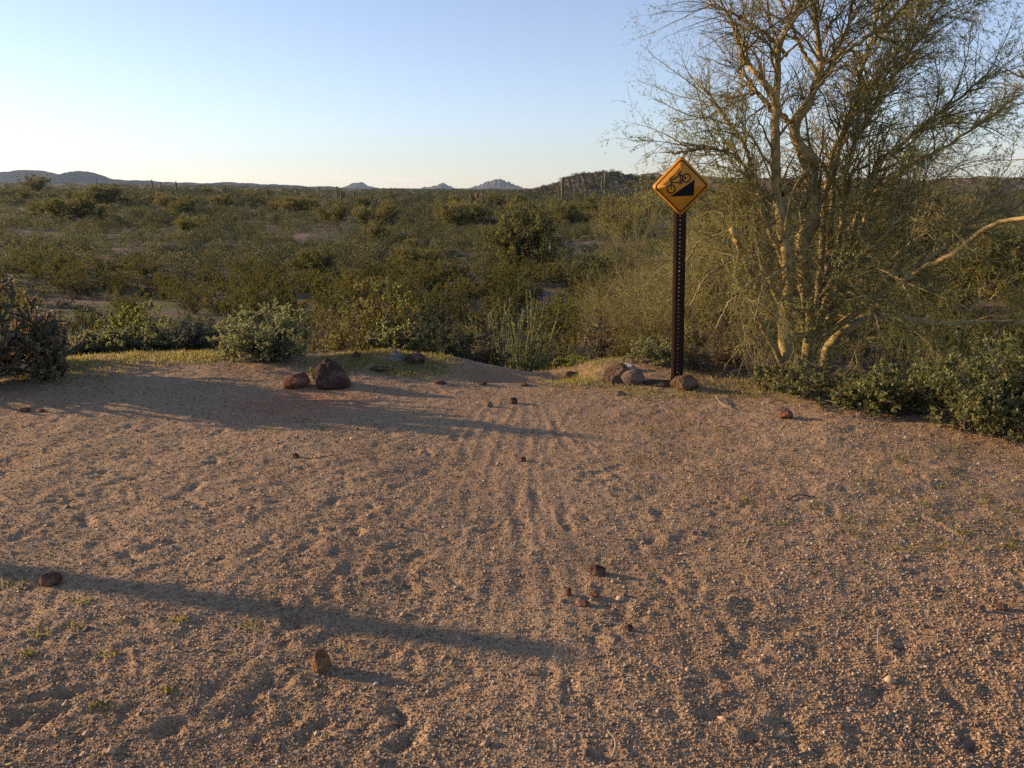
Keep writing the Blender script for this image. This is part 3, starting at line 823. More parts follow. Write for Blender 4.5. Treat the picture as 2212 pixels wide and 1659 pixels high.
rng = np.random.default_rng(23)
for k in range(64):
    Y_ = 85 * (430 / 85) ** rng.uniform(0, 1); x_ = Y_ * math.tan(rng.uniform(-.64, .40))
    if bare(np.array([x_]), np.array([Y_]))[0] > .3: continue
    if any((x_ - a) ** 2 + (Y_ - b) ** 2 < (1.5 * c_) ** 2 for a, b, c_ in TREES): continue
    h_ = rng.uniform(2.0, 4.2); wd = h_ * rng.uniform(1.2, 1.8); TREES.append((x_, Y_, wd / 2))
    o = bpy.data.objects.new('palo_verde_tree', PVM[k % 4]); COL.objects.link(o); o.location = (x_, Y_, H1(x_, Y_)); o.rotation_euler = (0, 0, rng.uniform(0, 6.28)); sw = wd / (1.35 + .15 * (k % 4)); o.scale = (sw, sw, h_)
    tag(o, 'small rounded palo verde tree out on the scrub plain', 'tree', 'palo verde trees out on the plain')
# ---- saguaros
def saguaro_mesh(rng, h, r, arms, ribs=12):
    mb = MB()
    def column(pts, rad):
        pts = np.array(pts, float); K = len(pts)
        T = nrm(np.gradient(pts, axis=0)); ref = np.array([0, 1.0, 0.02])
        U = nrm(ref - (ref * T).sum(-1, keepdims=True) * T); W = np.cross(T, U)
        S = ribs * 2; th = np.arange(S) * 2 * math.pi / S; rr = np.where(np.arange(S) % 2 == 0, 1.0, .82)
        V = pts[:, None] + np.asarray(rad)[:, None, None] * rr[None, :, None] * (U[:, None] * np.cos(th)[None, :, None] + W[:, None] * np.sin(th)[None, :, None])
        i = np.arange(K - 1)[:, None] * S; s = np.arange(S)[None]; s2 = (s + 1) % S
        mb.add(V.reshape(-1, 3), np.stack([i + s, i + s2, i + S + s2, i + S + s], -1).reshape(-1, 4))
    z = np.concatenate([np.linspace(-.2, h - r, 8), h - r + r * np.sin(np.linspace(.3, 1.55, 5))])
    rad = np.concatenate([r * np.array([.8, .86, .92, .98, 1, 1, .98, .95]), r * .95 * np.cos(np.linspace(.3, 1.55, 5))])
    column([(0, 0, q) for q in z], rad)
    for (z0, a, ln) in arms:
        ra = r * .7; ca, sa = math.cos(a), math.sin(a); o = r * 2.6
        pts = [(0, 0, z0), (ca * o * .6, sa * o * .6, z0 + .02), (ca * o * .92, sa * o * .92, z0 + .18 * o + .1), (ca * o, sa * o, z0 + .5 * o + .1)]
        for q in np.linspace(.3, 1, 5): pts.append((ca * o, sa * o, z0 + .5 * o + ln * q))
        rd = [ra * .8, ra * .9, ra, ra, ra, ra, ra * .97, ra * .85, ra * .25]
        column(pts, rd)
    return mb
SAG = [(330, 413, 388, 5, 0, 'thin lone saguaro breaking the horizon at left of the plain'), (209, 402, 383, 4, 0, 'thin saguaro in front of the left hills'),
       (427, 416, 402, 6, 2, 0), (452, 418, 404, 4, 0, 0), (489, 434, 399, 7, 2, 'branched saguaro on the left part of the plain'), (561, 426, 406, 5, 0, 0), (578, 432, 408, 6, 1, 0), (729, 432, 402, 6, 1, 0), (738, 440, 408, 7, 1, 0),
       (766, 436, 414, 6, 0, 0), (870, 424, 406, 4, 0, 0), (808, 444, 428, 5, 0, 0), (1042, 436, 412, 6, 0, 0), (1056, 440, 410, 7, 1, 0), (1191, 548, 514, 14, 0, 'short round topped saguaro beside the large rounded palo verde'), (875, 516, 496, 9, 0, 'short saguaro low in the middle valley'),
       (1215, 430, 383, 10, 0, 'tall single saguaro left of the brown hill'), (1256, 432, 408, 6, 0, 'slim saguaro between the tall single one and the armed one'), (1307, 428, 370, 9, 3, 'tall saguaro with upright arms before the brown hill'),
       (925, 424, 408, 5, 0, 0), (642, 424, 406, 5, 1, 0), (1120, 428, 410, 5, 0, 0), (1375, 440, 404, 7, 1, 'saguaro just left of the sign panel'), (380, 414, 400, 4, 0, 0), (690, 420, 404, 4, 0, 0), (985, 424, 408, 4, 0, 0)]
rng = np.random.default_rng(40)
for px, yb, yt, w, na, lab in SAG:
    p = at(px, yb) if px < 2190 else np.array([*atY(px, yb, 26)[:2], 0]); p[2] = H1(p[0], p[1])
    h = atY(px, yt, p[1])[2] - p[2]; r = max(pxsize(w, p[1], yb) * .34, .12)
    arms = [(h * rng.uniform(.3, .5), [0.2, 3.3, 1.0][i] + rng.uniform(-.3, .3), h * rng.uniform(.25, .42)) for i in range(na)]
    o = saguaro_mesh(rng, h, r, arms).build('saguaro', M['saguaro'], smooth=True, loc=p)
    tag(o, lab or 'small far saguaro standing in the scrub of the plain', 'cactus', 'saguaros dotted across the plain')
p = at(1032, 486); h = atY(1032, 416, p[1])[2] - p[2]
ds = saguaro_mesh(rng, h, pxsize(11, p[1], 486) / 2, [(h * .55, 2.9, h * .06), (h * .62, .2, h * .05), (h * .8, 3.6, h * .04)], 9)
tag(ds.build('dead_saguaro', M['dead_saguaro'], loc=p), 'brown dead saguaro trunk with a knobby top in the valley', 'cactus')
for k in range(16):
    Y_ = rng.uniform(240, 520); x_ = Y_ * math.tan(rng.uniform(-.5, .3)); h_ = rng.uniform(3.8, 6.5)
    o = saguaro_mesh(rng, h_, rng.uniform(.2, .28), [(h_ * .4, rng.choice([.2, 3.3]), h_ * .3)] if k % 3 == 0 else []).build('saguaro', M['saguaro'], smooth=True, loc=(x_, Y_, H1(x_, Y_)))
    tag(o, 'small far saguaro standing in the scrub of the plain', 'cactus', 'saguaros dotted across the plain')
# pale teddy bear chollas
rng = np.random.default_rng(41)
def pale_cholla(seed):
    r_ = np.random.default_rng(seed); mb = MB()
    tubes(mb, np.array([[[0, 0, -.1], [0, 0, .3], [.02, 0, .6]]]), np.array([[.06, .06, .05]]), 6)
    P = np.array([[[0, 0, .2], [0, 0, .4], [0.02, 0, .62]]]); R = np.array([[.05, .05, .05]])
    P2, R2 = grow(r_, P, R, 12, .2, 1, .25, .4, .9, .5, 4, .15, .1, 1, .05, .8)
    P3, R3 = grow(r_, P2, R2, 40, .3, 1, .12, .22, .8, .4, 3, .15, .1, 1, .045, .7)
    tubes(mb, P2, R2, 6, None, 0, True); tubes(mb, P3, R3, 6, None, 0, True)
    q, tn, _ = along(r_, P3, 1400, 0, 1); leaves(mb, r_, q, r_.normal(size=(1400, 3)), .09, .02, None, 1)
    return mb.mesh('pale_cholla', [M['saguaro'], M['spine']])
PCH = [pale_cholla(1), pale_cholla(2)]
for k in range(14):
    px = [790, 798, 812, 822, 834, 845, 776, 858, 868, 1165, 1330, 1290, 1120, 1240][k]; py = [438, 443, 440, 446, 441, 438, 446, 444, 448, 455, 470, 480, 470, 462][k]
    p = at(px, py); o = bpy.data.objects.new('pale_cholla', PCH[k % 2]); COL.objects.link(o)
    o.location = p; s = rng.uniform(1.2, 1.9); o.scale = (s, s, s); o.rotation_euler = (0, 0, rng.uniform(0, 6))
    tag(o, 'pale spiny teddy bear cholla standing in the middle valley', 'cactus', 'pale chollas in the middle valley')

# ------------------------------------------------------------------ shrubs along the rim
def near_shrub(seed, name, label, cat, px, yt, w, Y, mat, smat='stem', base_py=None, hmin=.2, **kw):
    r_ = np.random.default_rng(seed)
    c = atY(px, base_py or 780, Y); z = H1(c[0], Y)
    h = max(atY(px, yt, Y)[2] - z, hmin); wid = pxsize(w, Y)
    root = thing(name, label, cat, (c[0], Y, z))
    ms, ml = MB(), MB()
    shrub(r_, h=h, w=wid, mbs=ms, mbl=ml, **kw)
    ms.build('stems', M[smat], root); ml.build('foliage', M[mat], root)
    return root
for k, (px, yt, w, lab) in enumerate([(165, 735, 90, 'low grey green bush nearest the cholla on the grassy left bank'), (222, 716, 110, 'low grey green bush second from the cholla on the left bank'), (285, 704, 120, 'grey green bush in front of the bright sprouting bush'), (350, 696, 110, 'grey green bush right of the bright sprouting bush')]):
    near_shrub(70 + k, 'brittlebush', lab, 'bush', px, yt, w * 1.15, 7.45 + .06 * k, 'green_leaf', n1=40, n2=260, n3=800, nl=17000, ll=.016, lw=.008, low=.0, up=.3, twig=.28)
near_shrub(2, 'sprouting_bush', 'bright yellow green sprouting bush with loose arching tips', 'bush', 308, 656, 150, 7.9, 'sprout_leaf', n1=16, n2=90, n3=260, nl=6500, ll=.020, lw=.015, low=.35, up=.3, twig=.25, tmin=.0)
near_shrub(3, 'grey_bush', 'small grey green bush between the sprouting bush and the big round bush', 'bush', 425, 688, 130, 7.5, 'bursage', n1=36, n2=260, n3=900, nl=15000, ll=.016, lw=.009, up=.3, low=.1)
near_shrub(4, 'round_bush', 'big dense round green bush just left of the dark rock', 'bush', 578, 674, 210, 6.9, 'green_leaf', base_py=800, n1=80, n2=560, n3=2200, nl=42000, ll=.017, lw=.009, low=.02, up=.25, twig=.3)
near_shrub(5, 'jojoba_bush', 'tall leafy olive bush with sunlit leaf edges behind the grey stone', 'bush', 830, 618, 240, 9.0, 'jojoba_leaf', n1=50, n2=340, n3=1200, nl=22000, ll=.032, lw=.018, up=.35, twig=.28, low=.1)
near_shrub(6, 'leafy_bush', 'small bright green leafy bush over the grey pointed stone', 'bush', 853, 702, 140, 7.45, 'front_leaf', n1=30, n2=160, n3=460, nl=8500, ll=.023, lw=.019, up=.3, twig=.3, low=.1)
near_shrub(7, 'dark_bush', 'dark blue green rounded bush left of the path dip', 'bush', 950, 668, 150, 8.4, 'dark_leaf', n1=34, n2=260, n3=800, nl=15000, ll=.023, lw=.012, up=.25, twig=.28, low=.05)
near_shrub(8, 'olive_bush', 'low brownish olive bush left of the ocotillo foot', 'bush', 1045, 708, 110, 9.0, 'brown_leaf', n1=28, n2=160, n3=420, nl=3600, ll=.036, lw=.021, up=.25, low=.1)
near_shrub(9, 'brown_leaf_bush', 'brownish round leaved bush between the ocotillo and the rocks', 'bush', 1268, 690, 115, 9.6, 'brown_leaf', n1=30, n2=170, n3=460, nl=4200, ll=.036, lw=.023, up=.3, low=.1)
near_shrub(10, 'green_bush', 'fresh green low bush at the foot of the ocotillo', 'bush', 1150, 757, 100, 8.4, 'sprout_leaf', n1=22, n2=100, n3=260, nl=2600, ll=.026, lw=.016, up=.2, low=.05, hmin=.12)
near_shrub(11, 'green_bush', 'small green bush above the sandy lip right of the ocotillo', 'bush', 1205, 738, 70, 8.9, 'jojoba_leaf', n1=18, n2=80, n3=220, nl=2000, ll=.026, lw=.014, up=.3, low=.1)
near_shrub(12, 'twiggy_bush', 'grey green twiggy bush behind the rounded pink rock', 'bush', 1408, 738, 150, 6.75, 'front_leaf', 'pale_stem', base_py=830, n1=44, n2=340, n3=1100, nl=6500, ll=.020, lw=.012, up=.3, low=.05, r=.006, twig=.35)
near_shrub(13, 'grey_leaf_bush', 'pale leaved low bush with white specks above the grass right of the path', 'bush', 1262, 752, 110, 8.5, 'bursage', n1=22, n2=120, n3=300, nl=1800, ll=.024, lw=.013, up=.3, low=.05, r=.005)
near_shrub(14, 'twiggy_bush', 'dry brown twiggy bush between the sign post and the big tree', 'bush', 1575, 700, 170, 7.0, 'brown_leaf', 'stem', base_py=820, n1=60, n2=600, n3=2600, nl=6000, ll=.018, lw=.009, up=.25, low=.05, r=.006, twig=.35)
near_shrub(24, 'twiggy_bush', 'low dry brown twig bush right behind the foot of the sign post', 'bush', 1512, 758, 110, 6.65, 'brown_leaf', 'stem', base_py=825, n1=40, n2=320, n3=1000, nl=1600, ll=.018, lw=.008, up=.25, low=.05, r=.005, twig=.35)
near_shrub(25, 'dry_bush', 'dry straw coloured tuft at the left foot of the big tree', 'bush', 1640, 752, 110, 6.5, 'brown_leaf', 'pale_stem', base_py=820, n1=50, n2=260, n3=500, nl=500, ll=.018, lw=.007, up=.4, low=.2, r=.003, twig=.35)
near_shrub(26, 'low_weed', 'low green weedy clump on the bank right of the path', 'plant', 1235, 772, 90, 7.15, 'sprout_leaf', base_py=800, n1=26, n2=120, n3=240, nl=1800, ll=.02, lw=.008, up=.4, low=.1, r=.003, hmin=.08)
near_shrub(15, 'low_leafy_bush', 'sprawling low leafy bush at the foot of the big tree', 'bush', 1770, 806, 330, 5.75, 'front_leaf', base_py=910, n1=66, n2=480, n3=1500, nl=13000, ll=.025, lw=.014, up=.15, low=.02, twig=.35, r=.006)
near_shrub(16, 'leafy_bush', 'large leafy grey green bush nearest the camera on the right', 'bush', 2110, 757, 320, 4.95, 'front_leaf', base_py=960, n1=76, n2=560, n3=1900, nl=18000, ll=.029, lw=.014, up=.25, low=.0, twig=.32, r=.006)
near_shrub(17, 'leafy_bush', 'dense low green bush between the sprawling bush and the large one on the right', 'bush', 1930, 795, 230, 5.35, 'front_leaf', base_py=940, n1=56, n2=420, n3=1300, nl=13000, ll=.025, lw=.014, up=.2, low=.0, twig=.3, r=.006)
near_shrub(18, 'dry_bush', 'bare grey twig bush behind the leafy bushes on the right', 'bush', 1900, 735, 260, 6.4, 'brown_leaf', 'stem', base_py=850, n1=40, n2=300, n3=1100, nl=600, ll=.018, lw=.008, up=.15, low=.05, r=.006, twig=.38)
near_shrub(19, 'leafy_bush', 'leafy bush cut by the right picture edge', 'bush', 2290, 790, 260, 4.75, 'front_leaf', base_py=960, n1=46, n2=320, n3=900, nl=7000, ll=.03, lw=.015, up=.25, low=.0, twig=.32, r=.006)
near_shrub(20, 'rock_sprig', 'small green sprig growing in front of the dark rock', 'plant', 690, 815, 48, 6.12, 'sprout_leaf', base_py=848, n1=7, n2=16, n3=0, nl=420, ll=.022, lw=.009, up=.5, low=.35, hmin=.1, tmin=0, r=.004)
near_shrub(21, 'dark_bush', 'dark bush on the slope behind the cholla', 'bush', 150, 668, 200, 10.5, 'dark_leaf', n1=34, n2=240, n3=700, nl=5000, ll=.035, lw=.018, up=.2, low=.05)
near_shrub(22, 'dry_bush', 'reddish dry twig tuft beside the cholla on the left bank', 'bush', 128, 728, 60, 8.0, 'brown_leaf', 'pale_stem', n1=24, n2=110, n3=200, nl=150, ll=.02, lw=.008, up=.4, low=.25, r=.004)
near_shrub(23, 'grey_bush', 'grey bush low on the slope between the round bush and the tall olive bush', 'bush', 715, 672, 150, 11.5, 'brown_leaf', n1=30, n2=200, n3=600, nl=3400, ll=.036, lw=.02, up=.25, low=.05)

# bushes on the slope just below the rim
rng = np.random.default_rng(19)
SLB = [(60, 690, 150, 13), (520, 690, 130, 12.5), (700, 705, 130, 12), (1000, 700, 120, 12.5), (1230, 715, 90, 12), (1440, 700, 140, 12), (1620, 690, 150, 12), (1850, 690, 190, 11.5), (2000, 700, 200, 11), (2150, 690, 200, 12), (2080, 740, 170, 9.5), (1960, 730, 150, 10), (2220, 720, 180, 10.5), (330, 715, 120, 12)]
for k, (px, yt, w, Y) in enumerate(SLB):
    c = atY(px, 760, Y); z = H1(c[0], Y); h = atY(px, yt, Y)[2] - z
    me = (CREO, BURS, CREO, GRYB)[k % 4][k % 2]
    nm = ('creosote_bush', 'bursage_bush', 'creosote_bush', 'dry_bush')[k % 4]
    o = bpy.data.objects.new(nm, me); COL.objects.link(o)
    wid = pxsize(w, Y); o.location = (c[0], Y, z); o.rotation_euler = (0, 0, k * 2.1); o.scale = (wid / 1.7, wid / 1.7, h)
    tag(o, {'creosote_bush': 'olive creosote bush on the slope just below the rim', 'bursage_bush': 'grey green bursage bush on the slope just below the rim', 'dry_bush': 'dry twiggy bush on the slope just below the rim'}[nm], 'bush', {'creosote_bush': 'creosote bushes on the slope below the rim', 'bursage_bush': 'bursage bushes on the slope below the rim', 'dry_bush': 'dry bushes on the slope below the rim'}[nm])

# ---- shrubby palo verde left of the sign
def shrub_tree(seed, name, label, px, yt, w, Y, n1, n2, n3, n4, nl):
    r_ = np.random.default_rng(seed)
    c = atY(px, 790, Y); z = H1(c[0], Y); h = atY(px, yt, Y)[2] - z; wid = pxsize(w, Y)
    root = thing(name, label, 'tree', (c[0], Y, z))
    tr, cr = MB(), MB()
    ph = r_.uniform(0, 6.28, n1); ct = r_.uniform(.25, 1, n1); st = np.sqrt(1 - ct ** 2)
    tgt = np.stack([wid / 2 * st * np.cos(ph), wid / 2 * st * np.sin(ph), h * ct * r_.uniform(.8, 1, n1)], 1)
    b0 = np.stack([r_.normal(0, .1, n1), r_.normal(0, .1, n1), np.full(n1, -.1)], 1)
    K = 10; t = np.linspace(0, 1, K)[None, :, None]; ctl = b0 + (tgt - b0) * np.array([.3, .3, .6])
    P1 = b0[:, None] * (1 - t) ** 2 + 2 * ctl[:, None] * t * (1 - t) + tgt[:, None] * t ** 2 + r_.normal(0, .03, (n1, K, 3)) * t
    R1 = r_.uniform(.018, .04, n1)[:, None] * np.linspace(1, .2, K)[None]
    tubes(tr, P1, R1, 6, r_.uniform(0, 1, n1))
    P2, R2 = grow(r_, P1, R1, n2, .15, 1, .4, 1.0, .6, .1, 6, .12, -.02, .5, .012, .3)
    P3, R3 = grow(r_, P2, R2, n3, .15, 1, .2, .5, .6, .05, 5, .12, -.04, .6, .005, .4)
    P4, R4 = grow(r_, P3, R3, n4, .05, 1, .08, .22, .6, .1, 3, .1, -.03, .7, .0028, .5)
    tubes(cr, P2, R2, 4, r_.uniform(0, .6, n2), 0); tubes(cr, P3, R3, 3, r_.uniform(.2, .9, n3), 0); tubes(cr, P4, R4, 3, r_.uniform(.2, 1, n4), 0)
    p, tn, _ = along(r_, P4, nl, 0, 1); leaves(cr, r_, p, nrm(tn + .7 * r_.normal(size=tn.shape)), r_.uniform(.014, .03, nl), .007, None, 1)
    tr.build('trunk', M['stem'], root, True); cr.build('crown', [M['twig'], M['tree_leaf']], root)
    return root
shrub_tree(51, 'palo_verde_shrub', 'tall shrubby palo verde with drooping olive twigs left of the sign post', 1375, 440, 270, 12.5, 26, 420, 4600, 26000, 36000)
shrub_tree(52, 'palo_verde_shrub', 'olive palo verde shrub right behind the sign post and the rocks', 1530, 520, 230, 10.0, 20, 300, 3000, 16000, 20000)

# ---- the big palo verde
def resample(pts, K):
    pts = np.array(pts, float); n = len(pts)
    s = np.concatenate([[0], np.cumsum(np.linalg.norm(np.diff(pts, axis=0), axis=1))]); u = np.linspace(0, s[-1], K * 3)
    q = np.stack([np.interp(u, s, pts[:, i]) for i in range(3)], 1)
    ker = np.array([1, 2, 3, 2, 1.]) / 9
    for _ in range(1):
        qq = np.concatenate([[q[0]] * 2, q, [q[-1]] * 2]); q2 = np.stack([np.convolve(qq[:, i], ker, 'valid') for i in range(3)], 1); q2[0] = q[0]; q2[-1] = q[-1]; q = q2
    s = np.concatenate([[0], np.cumsum(np.linalg.norm(np.diff(q, axis=0), axis=1))]); u = np.linspace(0, s[-1], K)
    return np.stack([np.interp(u, s, q[:, i]) for i in range(3)], 1)
TY = 6.75
def limb(pts, y0, y1, w0, w1, K=44, base=False, wm=None):
    """outline points of a limb in the photograph, its depth from y0 to y1 and its widths in picture pixels"""
    n = len(pts); out = []
    for i, (a, b) in enumerate(pts):
        f = i / max(n - 1, 1); out.append(atY(a, b, y0 + (y1 - y0) * f + .05 * math.sin(i * 2.3 + a)))
    P = resample(out, K)
    if base:
        g = H1(P[0, 0], P[0, 1]); P[0, 2] = min(P[0, 2], g - .05)
    w_ = np.linspace(w0, w1, K) if wm is None else np.interp(np.linspace(0, 1, K), np.linspace(0, 1, len(wm)), wm)
    return P, np.array([pxsize(q, y0) / 2 for q in w_])
LIMBS = []   # (points, radii, is_trunk)
def addl(pts, y0, y1, w0, w1, base=False, wm=None):
    LIMBS.append(limb(pts, y0, y1, w0, w1, base=base, wm=wm))
addl([(1713, 815), (1700, 770), (1692, 730), (1700, 660), (1704, 588), (1696, 518), (1687, 464), (1676, 414), (1675, 331), (1675, 248), (1681, 166), (1681, 104), (1704, 46), (1727, 0), (1740, -90)], 6.5, 6.6, 27, 8, True, [28, 25, 22, 21, 20, 18, 13, 10, 7])
addl([(1698, 812), (1670, 746), (1640, 690), (1600, 620), (1560, 560)], 6.45, 6.2, 16, 4, True)
addl([(1736, 818), (1748, 753), (1752, 690), (1735, 600), (1731, 522), (1747, 489), (1758, 451), (1753, 397), (1755, 360), (1757, 348), (1741, 331), (1724, 315), (1718, 286), (1712, 265), (1731, 248), (1749, 228), (1756, 195), (1770, 166), (1772, 141), (1768, 99), (1764, 54), (1756, 0), (1750, -80)], 6.7, 6.7, 30, 7, True, [30, 26, 25, 27, 27, 25, 20, 17, 13, 10, 7])
addl([(1775, 806), (1791, 746), (1822, 715), (1872, 686), (1939, 690), (2040, 700), (2212, 693)], 6.8, 7.0, 26, 5, True)
addl([(1675, 248), (1679, 232), (1671, 203), (1656, 186), (1635, 161), (1617, 141), (1604, 120), (1594, 83), (1582, 50), (1575, 20)], 6.6, 6.3, 15, 5)
addl([(1673, 250), (1640, 203), (1611, 161), (1595, 125)], 6.6, 6.9, 10, 3)
addl([(1689, 420), (1710, 400), (1735, 385), (1745, 368), (1731, 344), (1727, 319)], 6.65, 6.7, 14, 12)
addl([(1712, 265), (1689, 248), (1660, 224), (1620, 190), (1595, 165)], 6.7, 6.9, 12, 4)
addl([(1758, 195), (1790, 160), (1800, 120), (1830, 70), (1840, 10), (1860, -60)], 6.7, 6.5, 10, 4)
addl([(1765, 160), (1740, 120), (1720, 80), (1700, 30), (1660, -40)], 6.7, 6.9, 9, 4)
addl([(1760, 700), (1775, 560), (1780, 435), (1789, 385), (1799, 331), (1830, 265), (1855, 186), (1867, 137), (1900, 20), (1920, -80)], 6.8, 7.3, 16, 5)
addl([(1765, 700), (1790, 560), (1797, 455), (1799, 397), (1809, 339), (1822, 290), (1842, 248), (1876, 203), (1896, 174), (1960, 80), (2010, -40)], 6.8, 7.1, 14, 4)
addl([(1770, 700), (1810, 540), (1822, 430), (1826, 373), (1842, 315), (1871, 269), (1896, 215), (1925, 174), (2000, 60), (2060, -30)], 6.8, 6.7, 14, 4)
addl([(1790, 690), (1830, 560), (1851, 468), (1876, 397), (1892, 360), (1946, 315), (2000, 265), (2083, 207), (2140, 150)], 6.9, 6.9, 15, 4)
addl([(1800, 690), (1850, 540), (1876, 447), (1905, 397), (1942, 373), (2000, 339), (2062, 306), (2124, 265), (2200, 205)], 6.9, 7.3, 14, 4)
addl([(1720, 640), (1680, 540), (1648, 468), (1640, 410), (1619, 373), (1586, 335), (1544, 319), (1503, 315), (1470, 306)], 6.6, 6.5, 14, 3)
addl([(1640, 420), (1619, 373), (1615, 331), (1594, 290), (1561, 248), (1528, 199), (1510, 170)], 6.55, 6.8, 10, 3)
addl([(1544, 319), (1500, 322), (1474, 331), (1440, 330)], 6.5, 6.4, 7, 2)
addl([(1770, 730), (1830, 690), (1890, 650), (1991, 580), (2049, 555), (2107, 509), (2157, 480), (2225, 470)], 6.6, 5.6, 11, 11, wm=[12, 10, 10, 11, 9, 8])
addl([(1790, 720), (1880, 650), (1960, 590), (2030, 540), (2090, 490), (2150, 420)], 6.7, 6.9, 16, 6)
addl([(1690, 700), (1640, 640), (1606, 550), (1593, 520), (1580, 493)], 6.4, 6.2, 14, 12)
addl([(1700, 690), (1660, 600), (1625, 540), (1590, 470), (1560, 420)], 6.5, 6.8, 12, 4)
addl([(1740, 740), (1770, 640), (1830, 580), (1900, 520), (1960, 450), (2000, 400)], 6.6, 6.2, 14, 4)
addl([(1750, 720), (1800, 620), (1900, 580), (2000, 500), (2080, 440)], 6.8, 7.4, 12, 4)
addl([(1700, 120), (1650, 70), (1600, 40), (1530, 8)], 6.6, 6.3, 8, 3)
addl([(1772, 141), (1830, 110), (1900, 60), (1960, 10), (2020, -60)], 6.7, 6.3, 9, 4)
addl([(1692, 735), (1720, 725), (1755, 722), (1772, 712)], 6.45, 6.6, 13, 10)
for q, y1 in (([(1720, 730), (1690, 640), (1640, 600), (1580, 640), (1545, 710)], 5.9), ([(1715, 700), (1660, 600), (1600, 560), (1530, 590), (1490, 660)], 6.3), ([(1735, 720), (1740, 620), (1700, 570), (1650, 610), (1630, 690)], 5.8),
              ([(1770, 700), (1820, 600), (1890, 570), (1950, 610), (1980, 680)], 6.0), ([(1775, 690), (1810, 560), (1870, 500), (1960, 510), (2040, 580)], 6.4), ([(1760, 720), (1790, 640), (1840, 630), (1890, 680), (1910, 740)], 5.9), ([(1700, 690), (1640, 560), (1580, 500), (1510, 520), (1460, 600)], 6.8)):
    addl(q, 6.6, y1, 9, 3)
NDROOP = list(range(len(LIMBS) - 7, len(LIMBS)))
tb = thing('palo_verde_tree', 'big many stemmed palo verde tree with golden trunks right of the sign', 'tree', (float(LIMBS[0][0][0, 0]), 6.6, H1(float(LIMBS[0][0][0, 0]), 6.6)))
off = np.array(tb.location)
trng = np.random.default_rng(5)
trk = MB(); lmb = MB(); crn = MB()
P1 = np.stack([l[0] for l in LIMBS]) - off; R1 = np.stack([l[1] for l in LIMBS])
P1[:, 2:-1] += trng.normal(0, .006, P1[:, 2:-1].shape)
istrunk = [0, 2, 3]
tubes(trk, P1[istrunk], R1[istrunk] * (1 + .05 * trng.normal(size=R1[istrunk].shape)), 10, None, 0, True)
oth = [i for i in range(len(LIMBS)) if i not in istrunk]
tubes(lmb, P1[oth], R1[oth] * (1 + .05 * trng.normal(size=R1[oth].shape)), 8, None, 0, True)
trk.build('trunk', M['bark'], tb, True); lmb.build('limbs', M['bark'], tb, True)
# crown: branches, twigs, thorny twiglets and tiny leaflets
up_l = [i for i in range(len(LIMBS)) if i not in (1, 3, 6, 18, 20, 26) and i not in NDROOP]
A2, B2 = grow(trng, P1[up_l], R1[up_l], 420, .30, 1, .28, .74, .62, .12, 8, .14, .01, .55, .012, .3)
low_l = NDROOP + [1, 3, 15, 19, 20, 21, 22, 23, 10, 12, 13]
C2, D2 = grow(trng, P1[low_l], R1[low_l], 240, .10, .9, .3, .85, .85, -.05, 8, .13, -.05, .5, .0065, .3)
A3, B3 = grow(trng, A2, B2, 2900, .1, 1, .14, .40, .72, .06, 6, .15, 0, .6, .0052, .35)
C3, D3 = grow(trng, C2, D2, 3200, .1, 1, .15, .42, .8, 0, 6, .18, -.04, .6, .0050, .4)
E2, F2 = grow(trng, P1[[0, 2]], R1[[0, 2]], 24, .02, .38, .25, .6, .9, -.02, 8, .15, -.04, .4, .0055, .3)
C2 = np.concatenate([C2, E2]); D2 = np.concatenate([D2, F2])
C3, D3 = grow(trng, C2, D2, 2600, .1, 1, .13, .38, .8, 0, 6, .18, -.04, .6, .0036, .4)
A3b, B3b = grow(trng, P1[up_l], R1[up_l], 500, .35, 1, .15, .5, .8, .1, 6, .12, 0, .4, .005, .35)
A4, B4 = grow(trng, A3, B3, 17500, .05, 1, .03, .12, .9, .06, 3, .12, 0, .7, .0022, .45)
C4, D4 = grow(trng, C3, D3, 10500, .05, 1, .05, .17, .85, 0, 3, .12, -.04, .7, .0027, .45)
def off_sign(P, R_):
    w = P + off
    px, py = visible_px(w[..., 0], w[..., 1], w[..., 2])
    bad = ((w[..., 1] < 6.32) & (np.abs(px - 1470) < 95) & (py > 310) & (py < 800)).any(1)
    front = ((w[..., 1] < 6.62) & (px > 1645) & (px < 1785) & (py > 225) & (py < 640)).any(1)     # the trunks stand open to the front
    bad |= front & (trng.random(len(P)) < .8)
    return P[~bad], R_[~bad]
A2, B2 = off_sign(A2, B2); C2, D2 = off_sign(C2, D2); A3, B3 = off_sign(A3, B3); A3b, B3b = off_sign(A3b, B3b); C3, D3 = off_sign(C3, D3); A4, B4 = off_sign(A4, B4); C4, D4 = off_sign(C4, D4)
for (p, r, s, lo, hi) in ((A2, B2, 5, .1, .7), (C2, D2, 5, 0, .5), (A3, B3, 3, 0, .8), (A3b, B3b, 3, 0, .8), (C3, D3, 3, 0, .7), (A4, B4, 3, 0, .9), (C4, D4, 3, .2, 1)):
    tubes(crn, p, r, s, trng.uniform(lo, hi, len(p)), 0)
